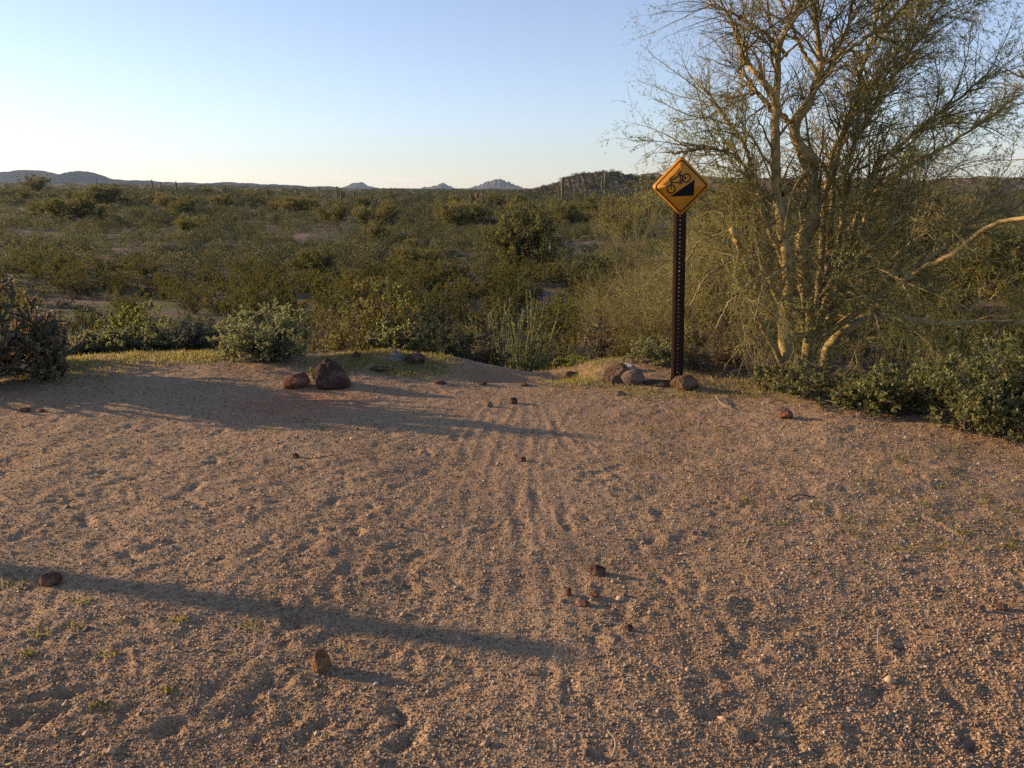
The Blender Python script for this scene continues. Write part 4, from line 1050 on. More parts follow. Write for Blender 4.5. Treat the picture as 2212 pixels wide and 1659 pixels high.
# leaflets: thick on the right and low, sparse in the bare middle
def leafy(P, n, dens):
    p, tn, _ = along(trng, P, n, 0, 1)
    w = p + off
    px, py = visible_px(w[:, 0], w[:, 1], w[:, 2])
    g = .22 + .5 * pn(w[:, 0] / .5, w[:, 2] / .5, 70) + .55 * sst(1780, 1950, px) * (1 - sst(250, 420, py)) + .45 * (1 - sst(1560, 1660, px)) * sst(130, 260, py) + .35 * sst(430, 520, py)
    k = trng.random(n) < np.clip(g, .04, 1) * dens
    p = p[k]; tn = tn[k]
    leaves(crn, trng, p, nrm(tn + .8 * trng.normal(size=tn.shape)), trng.uniform(.009, .020, len(p)), trng.uniform(.0035, .007, len(p)), None, 1)
leafy(A4, 190000, 1.0); leafy(C4, 95000, 1.0); leafy(A3, 16000, .8)
crn.build('crown', [M['twig'], M['tree_leaf']], tb)

# second tree, rooted just beyond the right edge, bare twigs reaching in
t2 = thing('palo_verde_tree', 'bare twigged tree reaching in from beyond the right edge', 'tree', tuple(atY(2560, 720, 8.2)[:2]) + (0,))
t2.location.z = H1(t2.location.x, 8.2); off2 = np.array(t2.location)
L2 = [limb(q, 8.2, y1, w0, 4, base=True) for q, y1, w0 in (([(2560, 720), (2520, 560), (2450, 430), (2350, 320), (2260, 230), (2200, 150)], 7.8, 16), ([(2565, 720), (2530, 520), (2420, 400), (2310, 370), (2220, 420)], 7.7, 18),
      ([(2570, 720), (2550, 500), (2480, 330), (2400, 200), (2330, 90)], 8.3, 24), ([(2580, 720), (2600, 500), (2560, 300), (2530, 100)], 8.5, 24), ([(2570, 700), (2480, 590), (2380, 560), (2280, 600)], 8.0, 16))]
P1 = np.stack([l[0] for l in L2]) - off2; R1 = np.stack([l[1] for l in L2])
k1, c1 = MB(), MB(); tubes(k1, P1, R1, 7, None, 0, True)
a2, b2 = grow(trng, P1, R1, 90, .25, 1, .4, 1.0, .6, .05, 8, .14, 0, .5, .010, .3)
a3, b3 = grow(trng, a2, b2, 620, .1, 1, .2, .5, .7, .03, 6, .16, 0, .6, .005, .4); a4, b4 = grow(trng, a3, b3, 2400, .1, 1, .06, .2, .7, .03, 3, .12, 0, .7, .0027, .5)
for p, r, s in ((a2, b2, 5), (a3, b3, 3), (a4, b4, 3)): tubes(c1, p, r, s, trng.uniform(0, .8, len(p)), 0)
p, tn, _ = along(trng, a4, 1800, 0, 1); leaves(c1, trng, p, nrm(tn + .8 * trng.normal(size=tn.shape)), trng.uniform(.012, .024, len(p)), .007, None, 1)
k1.build('trunk', M['bark'], t2, True); c1.build('crown', [M['twig'], M['tree_leaf']], t2)

# ---- ocotillo
oy = 11.5; oc = atY(1128, 780, oy); oz = H1(oc[0], oy)
oroot = thing('ocotillo', 'ocotillo with many upright green wands beyond the end of the path', 'plant', (oc[0], oy, oz))
orng = np.random.default_rng(8); n = 58
htop = atY(1128, 612, oy)[2] - oz
ph = orng.uniform(0, 6.28, n); tilt = np.abs(orng.normal(0, .17, n)) + .03; ln = orng.uniform(.62, 1.0, n) * htop * (1 - .25 * (tilt > .35))
K = 14; P = np.zeros((n, K, 3)); d = np.stack([np.sin(tilt) * np.cos(ph), np.sin(tilt) * np.sin(ph), np.cos(tilt)], 1)
P[:, 0] = np.stack([.10 * np.cos(ph), .10 * np.sin(ph), np.full(n, -.1)], 1)
for k in range(1, K):
    P[:, k] = P[:, k - 1] + d * (ln / (K - 1))[:, None]; d = nrm(d + orng.normal(0, .055, (n, 3)) + np.array([0, 0, .02]))
R = orng.uniform(.011, .016, n)[:, None] * np.linspace(1.15, .45, K)[None]
ms, ml = MB(), MB(); tubes(ms, P, R, 6, None, 0, True)
p, tn, _ = along(orng, P, 9500, .25, 1); leaves(ml, orng, p, orng.normal(size=p.shape) + .6 * tn, .030, .015, None)
ms.build('stems', M['ocotillo'], oroot, True); ml.build('foliage', M['green_leaf'], oroot)

# ---- cholla at the left edge and its neighbour beyond the frame
def cholla(seed, name, label, x, y, h, wid, nb):
    r_ = np.random.default_rng(seed); z = H1(x, y)
    root = thing(name, label, 'cactus', (x, y, z)); st, sp = MB(), MB()
    n1 = nb; ph = r_.uniform(0, 6.28, n1); ct = r_.uniform(.12, 1, n1); s_ = np.sqrt(1 - ct ** 2)
    tg = np.stack([wid / 2 * s_ * np.cos(ph), wid / 2 * s_ * np.sin(ph), h * ct * r_.uniform(.7, .95, n1)], 1); b0 = np.stack([r_.normal(0, .05, n1), r_.normal(0, .05, n1), np.full(n1, -.05)], 1)
    t = np.linspace(0, 1, 8)[None, :, None]; ctl = b0 + (tg - b0) * np.array([.4, .4, .55])
    P1 = b0[:, None] * (1 - t) ** 2 + 2 * ctl[:, None] * t * (1 - t) + tg[:, None] * t ** 2 + r_.normal(0, .02, (n1, 8, 3))
    R1 = np.full((n1, 8), .016) * np.linspace(1.3, .8, 8)
    P2, R2 = grow(r_, P1, R1, nb * 7, .2, 1, .10, .24, .8, .35, 4, .12, .1, 1, .012, .8); P3, R3 = grow(r_, P2, R2, nb * 14, .3, 1, .05, .13, .8, .35, 3, .1, .1, 1, .010, .75)
    for P_, R_ in ((P1, R1), (P2, R2), (P3, R3)): tubes(st, P_, R_, 6, None, 0, True)
    for P_, m in ((P1, nb * 160), (P2, nb * 420), (P3, nb * 560)):
        p, tn, _ = along(r_, P_, m, 0, 1); leaves(sp, r_, p, r_.normal(size=p.shape), r_.uniform(.016, .034, m), .0055, None)
    p = P3[:, -1]; m = len(p)
    leaves(sp, r_, np.repeat(p, 10, 0), r_.normal(size=(m * 10, 3)), .028, .007, r_.uniform(.5, 1, m * 10))
    st.build('stems', M['cholla_skin'], root); sp.build('spines', M['spine'], root)
    return root
c = at(40, 835)
cholla(61, 'cholla', 'spiny branching cholla with sunlit brown tips at the left edge', c[0] - .36, c[1], 1.15, .85, 44)
cholla(62, 'cholla', 'lower dark part cholla beside the big one on the left bank', c[0] + .06, c[1] + .3, .62, .40, 16)
cholla(63, 'cholla', 'cholla standing just outside the left edge of the view', -5.7, 7.0, .8, 1.2, 22)

# ------------------------------------------------------------------ rocks and sticks
def rock_mat(name, c1, c2, c3, scale=6):
    m = noise_mat(name, [(.28, c1), (.5, c2), (.72, c3)], scale, 9, .95, 1.0, .12, scale * 6, bdist=.022)
    t = m.node_tree; L = t.links.new; p = [n for n in t.nodes if n.type == 'BSDF_PRINCIPLED'][0]; src = p.inputs['Base Color'].links[0].from_socket
    tc_ = [n for n in t.nodes if n.type == 'TEX_COORD'][0]
    vo = t.nodes.new('ShaderNodeTexVoronoi'); vo.inputs['Scale'].default_value = 110; L(tc_.outputs['Object'], vo.inputs['Vector'])
    sc_ = t.nodes.new('ShaderNodeSeparateColor'); L(vo.outputs['Color'], sc_.inputs[0])
    r = t.nodes.new('ShaderNodeValToRGB'); ramp_set(r, [(0, (.45, .45, .45)), (.25, (.9, .9, .9)), (.8, (1.1, 1.1, 1.1)), (.93, (1.7, 1.65, 1.6))]); L(sc_.outputs[0], r.inputs[0])
    mx = t.nodes.new('ShaderNodeMix'); mx.data_type = 'RGBA'; mx.blend_type = 'MULTIPLY'; mx.inputs[0].default_value = .8; L(src, mx.inputs[6]); L(r.outputs[0], mx.inputs[7])
    n2 = t.nodes.new('ShaderNodeTexNoise'); n2.inputs['Scale'].default_value = 9; n2.inputs['Detail'].default_value = 6; L(tc_.outputs['Object'], n2.inputs['Vector'])
    r2 = t.nodes.new('ShaderNodeValToRGB'); ramp_set(r2, [(.55, (0, 0, 0)), (.68, (.5, .5, .5))]); L(n2.outputs['Fac'], r2.inputs[0])
    mx2 = t.nodes.new('ShaderNodeMix'); mx2.data_type = 'RGBA'; L(r2.outputs[0], mx2.inputs[0]); L(mx.outputs[2], mx2.inputs[6]); mx2.inputs[7].default_value = (.25, .17, .10, 1)
    L(mx2.outputs[2], p.inputs['Base Color'])
    return m
RM = {'dark': rock_mat('dark_basalt', (.030, .020, .016), (.060, .036, .028), (.10, .062, .050)),
      'red': rock_mat('red_rock', (.07, .030, .020), (.13, .058, .038), (.20, .10, .068)),
      'brown': rock_mat('brown_rock', (.055, .034, .022), (.105, .066, .044), (.17, .115, .08)),
      'pink': rock_mat('pink_granite', (.11, .076, .058), (.19, .135, .108), (.27, .205, .168), 18),
      'white': rock_mat('white_quartz', (.30, .26, .21), (.44, .39, .33), (.52, .47, .42)),
      'grey': rock_mat('grey_rock', (.10, .095, .09), (.17, .16, .152), (.24, .225, .215)),
      'tan': rock_mat('tan_stone', (.12, .066, .034), (.20, .115, .060), (.28, .175, .095), 14)}
def ico(sub):
    me = bpy.data.meshes.new('t'); import bmesh as _b
    b = _b.new(); _b.ops.create_icosphere(b, subdivisions=sub, radius=1); b.to_mesh(me); b.free()
    V = np.zeros(len(me.vertices) * 3, np.float32); me.vertices.foreach_get('co', V)
    T = np.zeros(len(me.polygons) * 3, np.int32); me.loops.foreach_get('vertex_index', T)
    bpy.data.meshes.remove(me)
    return V.reshape(-1, 3).astype(float), T.reshape(-1, 3)
ICO = {k: ico(k) for k in (1, 2, 3, 4, 5)}
def rock(seed, name, label, px, py, w, h, mat, depth=None, cuts=6, rough=.10, group=None, sub=4, tilt=0, rz=None, round_=False, sink=.12, taper=0, skew=0):
    """stone whose foot is at (px, py), w x h in picture pixels"""
    r_ = np.random.default_rng(seed); p = at(px, py)
    if py < 860: sink = .3
    sl = math.hypot(p[1], CAM_H); W_ = w / FPX * sl; Hh = h / FPX * sl
    V, T = ICO[sub]; V = V.copy()
    for k in range(cuts):
        n = nrm(r_.normal(size=3)); dd = r_.uniform(.55, .85) if not round_ else r_.uniform(.8, .95)
        e = np.maximum(V @ n - dd, 0); V = V - e[:, None] * n * .92
    nz = np.array([mnoise.fractal(Vector(v * 1.6) + Vector((seed * 7.3, 0, 0)), 1, 2, 4) for v in V])
    V = V * (1 + rough * nz)[:, None]
    V = V - (V.max(0) + V.min(0)) / 2; V = V / (V.max(0) - V.min(0))
    if taper:
        k = 1 - taper * (V[:, 2] + .5); V[:, 0] = V[:, 0] * k + skew * (V[:, 2] + .5); V[:, 1] *= k; V = V - (V.max(0) + V.min(0)) / 2; V = V / (V.max(0) - V.min(0))
    if tilt:
        c, s = math.cos(tilt), math.sin(tilt); V = np.stack([V[:, 0] * c - V[:, 2] * s, V[:, 1], V[:, 0] * s + V[:, 2] * c], 1); V = V / (V.max(0) - V.min(0))
    dp = depth or W_ * .8
    Vs = V * np.array([W_, dp, Hh * (1 + sink)])
    mb = MB(); mb.add(Vs, None, T)
    z0 = float(zg(p[0], p[1] + dp * .35)[0])
    o = mb.build(name, RM[mat], smooth=False, loc=(p[0], p[1] + dp * .35, z0 + Hh * (.5 - sink * .5)))
    return tag(o, label, 'rock', group)
rock(1, 'boulder', 'big dark angular boulder beside the round bush', 712, 842, 90, 64, 'dark', cuts=5, rough=.16, sub=5, taper=.55, skew=-.06)
rock(2, 'boulder', 'low reddish rock leaning against the dark boulder', 638, 841, 62, 33, 'red', cuts=7, taper=.4, skew=.12)
rock(3, 'boulder', 'grey pointed stone under the small leafy bush', 852, 783, 32, 25, 'grey', cuts=6, taper=.7, skew=.1)
rock(4, 'boulder', 'dark rounded stone right of the grey pointed stone', 896, 786, 44, 20, 'dark', cuts=5)
rock(5, 'boulder', 'flat grey stone half sunk in the grass behind the dark boulder', 818, 804, 44, 8, 'dark', cuts=5)
rock(6, 'boulder', 'small dark stone in the grass behind the boulder', 768, 774, 18, 14, 'dark', cuts=5)
rock(7, 'boulder', 'brown rounded boulder left of the pink one near the sign', 1334, 828, 72, 40, 'brown', cuts=5, rough=.10, taper=.5, skew=.1)
rock(8, 'boulder', 'smooth pinkish oval boulder next to the brown one', 1369, 833, 54, 30, 'pink', cuts=3, rough=.05, round_=True)
rock(9, 'boulder', 'white stone behind the brown boulder', 1356, 801, 40, 15, 'white', depth=.1, cuts=7)
rock(10, 'boulder', 'reddish brown boulder at the foot of the sign post', 1482, 845, 62, 32, 'brown', cuts=6, rough=.10, taper=.35)
rock(11, 'boulder', 'flat dark stone between the pink boulder and the sign post', 1425, 838, 60, 12, 'dark', cuts=5)
rock(12, 'boulder', 'flat reddish stone at the far end of the path', 1070, 781, 42, 13, 'red', cuts=6)
rock(13, 'stone', 'upright tan stone casting a long shadow in the foreground', 693, 1456, 40, 50, 'tan', depth=.055, cuts=6, rough=.12, tilt=-.3, sub=5, taper=.15)
rock(14, 'stone', 'reddish flat stone in the left foreground', 102, 1266, 46, 20, 'red', cuts=7)
rock(15, 'stone', 'dark blocky stone in the middle foreground', 1293, 1244, 34, 24, 'dark', cuts=8)
rock(16, 'stone', 'small dark stone on the sand at the start of the path', 1110, 874, 17, 14, 'dark', cuts=7, sub=3)
rock(17, 'stone', 'small pinkish stone left of the dark one at the start of the path', 1057, 881, 17, 11, 'pink', cuts=7, sub=3)
rock(18, 'stone', 'dark pebble among tiny weeds on the left sand', 638, 990, 14, 11, 'dark', cuts=6, sub=3)
rock(19, 'stone', 'brown pebble on the middle of the path', 1129, 999, 16, 11, 'brown', cuts=6, sub=3)
rock(20, 'stone', 'whitish pebble on the left middle sand', 867, 1142, 12, 11, 'grey', cuts=6, sub=3)
rock(21, 'stone', 'reddish stone at the edge of the leafy bushes', 1700, 906, 30, 19, 'red', cuts=7, sub=3)
rock(22, 'stone', 'grey brown stone near the right edge of the sand', 2166, 1320, 26, 15, 'brown', cuts=7, sub=3)
rock(23, 'stone', 'pale pink stone left of the grey brown one near the right edge', 2120, 1322, 17, 14, 'pink', cuts=7, sub=3)
rock(24, 'stone', 'black pebble below the dark blocky stone', 1360, 1366, 16, 12, 'dark', cuts=7, sub=3)
rock(25, 'stone', 'thin reddish chip standing on the sand', 1228, 1288, 14, 18, 'red', cuts=8, sub=3)
rock(26, 'stone', 'flat reddish chip below the thin standing one', 1262, 1310, 24, 10, 'red', cuts=8, sub=3)
rock(27, 'stone', 'long reddish chip right of the thin standing one', 1285, 1292, 22, 8, 'red', cuts=8, sub=3)
rock(28, 'stone', 'small grey stone on the pale sand right of the path', 1500, 1158, 12, 9, 'grey', cuts=6, sub=3)
rock(29, 'stone', 'small pale stone on the right foreground sand', 1836, 1540, 12, 9, 'white', cuts=6, sub=3)
rock(30, 'stone', 'white pebble in the left foreground', 583, 1505, 9, 8, 'white', cuts=4, sub=3)
rock(31, 'stone', 'dark flat stone set in the sand ledge left of the path', 950, 830, 26, 7, 'dark', cuts=6, sub=3)
rock(32, 'stone', 'dark flat stone set in the sand ledge across the path', 1040, 832, 22, 6, 'dark', cuts=6, sub=3)
rock(33, 'stone', 'brown stone in the grass left of the brown boulder', 1232, 818, 34, 12, 'brown', cuts=6, sub=3)
rock(34, 'stone', 'small orange lit stone in the shade at the far left', 50, 888, 22, 9, 'red', cuts=6, sub=3)
rock(35, 'stone', 'small orange stone right of its neighbour in the far left shade', 84, 890, 20, 8, 'red', cuts=6, sub=3)
rock(36, 'stone', 'small stone on the sand ledge right of the path', 1130, 833, 24, 6, 'brown', cuts=6, sub=3)
rock(37, 'stone', 'pale lump of sandstone on the lip below the boulders', 1338, 855, 24, 10, 'pink', cuts=5, sub=3)
def stick(name, label, pts, w, mat='stem', lift=.006):
    q = np.array([at(a, b) for a, b in pts]); q[:, 2] = zg(q[:, 0], q[:, 1]) + lift + .006 * np.sin(np.arange(len(q)) * 1.7) ** 2
    P = resample(q, 14)[None]; mb = MB(); r = w / FPX * math.hypot(q[0, 1], 1.5) / 2
    tubes(mb, P, r * np.linspace(1, .6, 14)[None], 6, None, 0, True)
    tag(mb.build(name, M[mat], smooth=True), label, 'stick')
stick('fallen_twig', 'dark curved twig lying on the right sand', [(1702, 1082), (1720, 1075), (1745, 1074), (1760, 1078)], 5)
stick('fallen_twig', 'pale bent stick standing out of the bottom foreground', [(1322, 1640), (1330, 1625), (1328, 1605), (1312, 1590)], 6, 'pale_stem', .01)
stick('fallen_twig', 'thin pale twig curving beside the low leafy bush', [(1546, 862), (1552, 875), (1565, 884), (1582, 888)], 3, 'pale_stem', .02)
stick('fallen_twig', 'grey forked branch lying behind the red boulder at the post', [(1574, 815), (1590, 806), (1620, 803), (1640, 808), (1655, 818)], 5, 'pale_stem', .03)
stick('fallen_twig', 'small dark twig lying right of the tan stone', [(960, 1602), (985, 1606), (1010, 1612)], 4)
stick('fallen_twig', 'pale vertical straw on the right sand', [(1897, 1365), (1895, 1385), (1896, 1400)], 4, 'pale_stem', .012)
stick('fallen_twig', 'short twig in the lower middle of the right sand', [(1560, 1640), (1600, 1650), (1640, 1640)], 4)

# ------------------------------------------------------------------ grass and gravel
def grass_mass():
    r_ = np.random.default_rng(31); mb = MB(); acc = []
    def tuft(px, py, sx, sy, n, hl, hh, tl=.0, th=1.0):
        n = max(int(n * .6), 3); sx *= 1.3; sy *= 1.3
        a = r_.normal(px, sx, n); b = r_.normal(py, sy, n)
        # straight to the bench plane, then onto the relief
        c, s = math.cos(PITCH), math.sin(PITCH)
        v = (829.5 - b) / FPX; u = (a - 1106) / FPX; dz = -s + v * c; dy = c + v * s
        ok = dz < -.05; u, dz, dy = u[ok], dz[ok], dy[ok]
        t = -(CAM_H) / dz; x = u * t; y = np.minimum(dy * t, 9.5)
        m = len(x)
        d = nrm(r_.normal(size=(m, 3)) * np.array([.5, .5, .15]) + np.array([0, 0, 1.0]))
        acc.append(np.column_stack([x, y, d, r_.uniform(hl, hh, m) * r_.uniform(.4, 1, m), r_.uniform(.003, .006, m), r_.uniform(tl, th, m)]))
    # grassy left bank
    for k in range(170):
        px = r_.uniform(60, 500); py = np.interp(px, [60, 140, 300, 500], [812, 790, 782, 779]) + r_.normal(0, 9)
        tuft(px, py, 15, 4, int(r_.integers(20, 240)), .012, .03 + .04 * r_.random(), .2, 1)
    for k in range(60): tuft(r_.uniform(20, 260), np.interp(px, [0, 500], [830, 800]) + r_.normal(10, 12), 16, 5, 40, .015, .04, 0, .6)
    for k in range(110): tuft(r_.uniform(740, 970), r_.uniform(772, 815), 14, 3, 110, .02, .055, .1, .95)
    for k in range(60): tuft(r_.uniform(660, 800), r_.uniform(778, 800), 12, 3, 50, .02, .05, .2, 1)
    for k in range(190): tuft(r_.uniform(1175, 1345), r_.uniform(770, 834), 15, 4, int(r_.integers(15, 60)), .02, .03 + .06 * r_.random() ** 2, .1, .95)
    for k in range(30): tuft(r_.uniform(1200, 1240), r_.uniform(795, 812), 10, 4, 60, .04, .09, .1, .6)
    for k in range(70): tuft(r_.uniform(1330, 1640), r_.uniform(832, 862), 14, 4, 40, .015, .05, .1, .9)
    for k in range(30): tuft(r_.uniform(1480, 1700), r_.uniform(790, 850), 14, 6, 40, .03, .09, .3, 1)
    # weeds scattered over the sand
    spots = [(1470, 886), (1400, 925), (1395, 932), (1380, 990), (660, 910), (700, 935), (590, 935), (1240, 888), (1950, 1000), (2120, 1090), (2150, 1120), (2180, 1180), (2090, 1150), (2040, 1060), (2060, 1020), (2200, 1100), (1860, 1045), (1700, 1010), (1640, 1000),
             (1840, 1150), (1830, 1120), (2140, 1080), (2190, 1165), (160, 1350), (85, 1365), (215, 1518), (390, 1340), (540, 1350), (240, 1410), (60, 1410), (25, 1255), (360, 1490), (180, 1300), (1700, 1130), (1760, 1100), (1610, 1085), (1500, 985), (1560, 930)]
    for px, py in spots: tuft(px, py, 9, 3, 70, .012, .04, 0, .6)
    for k in range(230):
        px = r_.uniform(1380, 2230); py = r_.uniform(900, 1330); 
        if py < 880 + (px - 1600) * .16: continue
        tuft(px, py, 9, 3, int(r_.integers(6, 26)), .008, .028, 0, .75)
    for k in range(130): tuft(r_.uniform(0, 900), r_.uniform(900, 1640), 7, 3, int(r_.integers(4, 16)), .008, .024, 0, .7)
    for k in range(70): tuft(r_.uniform(0, 330), r_.uniform(900, 1060), 14, 4, 22, .008, .022, .2, .9)
    for k in range(90): tuft(r_.uniform(1850, 2260), r_.uniform(960, 1200), 14, 5, 30, .012, .04, 0, .7)
    q = np.concatenate(acc); z = zg(q[:, 0], q[:, 1])
    leaves(mb, r_, np.column_stack([q[:, :2], z - .004]), q[:, 2:5], q[:, 5], q[:, 6], q[:, 7])
    return mb
tag(grass_mass().build('grass', M['grass']), 'short green annual grass and weeds on the sandy bench', 'grass', kind='stuff')

def gravel_mass():
    r_ = np.random.default_rng(32); mb = MB(); n = 170000
    a = r_.uniform(-.66, .66, n)
    y = 1.55 * (7.6 / 1.55) ** (r_.uniform(0, 1, n) ** 1.25)
    x = y * np.tan(a) * 1.02
    ye = np.interp(x, EX, EY); k = (y < ye - .1)
    # the ridden middle carries less loose gravel
    tr = np.exp(-((x - .1) / .5) ** 2); k &= r_.random(n) > .45 * tr; k &= r_.random(n) > .8 * np.exp(-((x - .15) / .5) ** 2 - ((y - 6.75) / .5) ** 2)
    x, y = x[k], y[k]; n = len(x)
    s = np.exp(r_.normal(math.log(.0028), .38, n)); s = np.where(r_.random(n) < .012, s * r_.uniform(1.8, 3.4, n), s)
    s = s * (1 + .25 * sst(.6, 1.6, x) * (1 - sst(2.6, 4.2, y)))
    s = np.clip(s * (1 + .10 * (y - 2)), .0016, .012)
    pb = r_.random(n) < .0014; s = np.where(pb, r_.uniform(.008, .020, n), s)
    z = zg(x, y)
    V0 = np.array([[1, 0, 0], [-1, 0, 0], [0, 1, 0], [0, -1, 0], [0, 0, .8], [0, 0, -.8]], float)
    T0 = np.array([[0, 2, 4], [2, 1, 4], [1, 3, 4], [3, 0, 4], [2, 0, 5], [1, 2, 5], [3, 1, 5], [0, 3, 5]])
    J = V0[None] * r_.uniform(.55, 1.25, (n, 6, 1)) + r_.normal(0, .16, (n, 6, 3))
    an = r_.uniform(0, 6.28, n); c, s_ = np.cos(an)[:, None], np.sin(an)[:, None]
    J = np.stack([J[:, :, 0] * c - J[:, :, 1] * s_, J[:, :, 0] * s_ + J[:, :, 1] * c, J[:, :, 2]], -1) * s[:, None, None]
    J = J + np.stack([x, y, z + s * np.where(s > .0075, .05, .35)], 1)[:, None]
    T = (T0[None] + (np.arange(n) * 6)[:, None, None]).reshape(-1, 3)
    mb.add(J.reshape(-1, 3), None, T, np.repeat(r_.uniform(0, 1, n), 6))
    return mb
M['gravel'] = leaf_mat('gravel', [(0, (.10, .068, .05)), (.2, (.207, .142, .088)), (.6, (.312, .221, .137)), (.85, (.378, .278, .182)), (.97, (.41, .315, .215)), (1, (.50, .44, .36))], 0, .7, .3, rnd=0)
tag(gravel_mass().build('gravel', M['gravel']), 'coarse pinkish granite gravel strewn over the sandy bench', 'gravel', kind='stuff')

def litter_mass():
    r_ = np.random.default_rng(37); mb = MB(); n = 2600
    x = np.where(r_.random(n) < .6, r_.uniform(.3, 3.6, n), r_.uniform(-3.6, 3.6, n)); y = 1.7 + 5.6 * r_.random(n) ** 1.2
    k = (y < np.interp(x, EX, EY) - .1) & (np.abs(x) < y * .7 + .4); x, y = x[k], y[k]; n = len(x)
    a = r_.uniform(0, 6.28, n); L_ = r_.uniform(.006, .032, n) * np.where(r_.random(n) < .06, 2.2, 1)
    P = np.stack([np.stack([x + (t - .5) * L_ * np.cos(a + (t - .5) * .7), y + (t - .5) * L_ * np.sin(a + (t - .5) * .7), np.zeros(n)], 1) for t in (0, .33, .66, 1)], 1)
    P[..., 2] = zg(P[..., 0].ravel(), P[..., 1].ravel()).reshape(n, 4) + .0025
    tubes(mb, P, np.repeat(r_.uniform(.0007, .0018, n)[:, None], 4, 1), 3, r_.uniform(0, .8, n))
    return mb
tag(litter_mass().build('litter', M['stem']), 'tiny dead twigs and plant litter strewn over the sand', 'litter', kind='stuff')

# ------------------------------------------------------------------ the trail sign
SY = 6.15
sb = atY(1462, 838, SY); stp = atY(1471, 402, SY)
sz = H1(sb[0], SY)
lean = math.atan2(stp[0] - sb[0], stp[2] - sz)
sign = thing('trail_sign', 'yellow diamond steep slope bicycle sign on a dark punched steel post', 'sign', (sb[0], SY, sz))
sign.rotation_euler = (0, lean, math.radians(-4))
PCZ = (stp[2] - sz) / math.cos(lean)     # panel centre above the foot
PW = pxsize(27, SY, 600)
def post():
    """steel channel post: punched web in front, two side flanges"""
    mb = MB(); rim = MB()
    pitch = .0318; hr = .0046; z0 = -.15; z1 = PCZ + .16; n = int((z1 - z0) / pitch); wb = .020
    for i in range(n):
        cz = z0 + (i + .5) * pitch
        sq = np.array([[-wb / 2, 0, cz - pitch / 2], [0, 0, cz - pitch / 2], [wb / 2, 0, cz - pitch / 2], [wb / 2, 0, cz], [wb / 2, 0, cz + pitch / 2], [0, 0, cz + pitch / 2], [-wb / 2, 0, cz + pitch / 2], [-wb / 2, 0, cz]])
        an = np.radians([225, 270, 315, 0, 45, 90, 135, 180])
        ho = np.stack([hr * np.cos(an), np.zeros(8), cz + hr * np.sin(an)], 1); hb = ho + np.array([0, .003, 0])
        V = np.concatenate([sq, ho, hb]); j = np.arange(8); j2 = (j + 1) % 8
        mb.add(V, np.concatenate([np.stack([j, j2, 8 + j2, 8 + j], 1), np.stack([8 + j, 8 + j2, 16 + j2, 16 + j], 1)]))
        ro = np.stack([hr * 1.25 * np.cos(an), np.full(8, -.0006), cz + hr * 1.25 * np.sin(an)], 1); ri = ho + np.array([0, -.0006, 0])
        rim.add(np.concatenate([ro, ri]), np.stack([j, j2, 8 + j2, 8 + j], 1))
    prof = [(wb / 2, 0), (.030, 0), (PW / 2 - .008, .016), (PW / 2, .017), (PW / 2, .020), (PW / 2 - .010, .020), (.028, .004), (wb / 2, .003)]
    for sgn in (1, -1):
        pr = [(sgn * a, b) for a, b in prof]; k = len(pr)
        V = [(a, b, z0) for a, b in pr] + [(a, b, z1) for a, b in pr]
        Q = [(i, (i + 1) % k, k + (i + 1) % k, k + i) for i in range(k - 1)]
        mb.add(V, Q)
    return mb, rim
pm, rm_ = post()
po = pm.build('post', M['post'], sign); rm_.build('hole_rims', M['galv'], po)
HD = pxsize(122, SY, 402) / 2      # half diagonal
def pan(X, Y_):                    # sign drawing units -> panel plane
    return ((X - 955) / 668 * HD, (795 - Y_) / 680 * HD)
def rdiamond(hd, rad, n=8):
    """diamond with rounded corners"""
    c = hd - rad * math.sqrt(2); out = []
    for k in range(4):
        a0 = k * math.pi / 2; cx, cz = c * math.cos(a0), c * math.sin(a0)
        for i in range(n + 1):
            a = a0 - math.pi / 4 + math.pi / 2 * i / n; out.append((cx + rad * math.cos(a), cz + rad * math.sin(a)))
    return out
yf = -.0075
panel = bpy.data.objects.new('panel', None)
def plate(name, outline, y0, y1, mat, parent):
    mb = MB(); k = len(outline)
    V = [(a, y0, PCZ + b) for a, b in outline] + [(a, y1, PCZ + b) for a, b in outline] + [(0, y0, PCZ), (0, y1, PCZ)]
    j = np.arange(k); j2 = (j + 1) % k
    mb.add(V, np.stack([j, k + j, k + j2, j2], 1), np.concatenate([np.stack([j, j2, np.full(k, 2 * k)], 1), np.stack([k + j2, k + j, np.full(k, 2 * k + 1)], 1)]))
    return mb.build(name, mat, parent)
panel = plate('panel', rdiamond(HD * 1.045, .030), yf, yf + .0022, M['sign_yellow'], sign)
def ringplate(name, o1, o2, y0, mat, parent):
    mb = MB(); k = len(o1); V = [(a, y0, PCZ + b) for a, b in o1] + [(a, y0, PCZ + b) for a, b in o2]; j = np.arange(k); j2 = (j + 1) % k
    mb.add(V, np.stack([j, j2, k + j2, k + j], 1)); return mb.build(name, mat, parent)
ringplate('border', rdiamond(HD * .945, .026), rdiamond(HD * .885, .020), yf - .0005, M['sign_black'], panel)
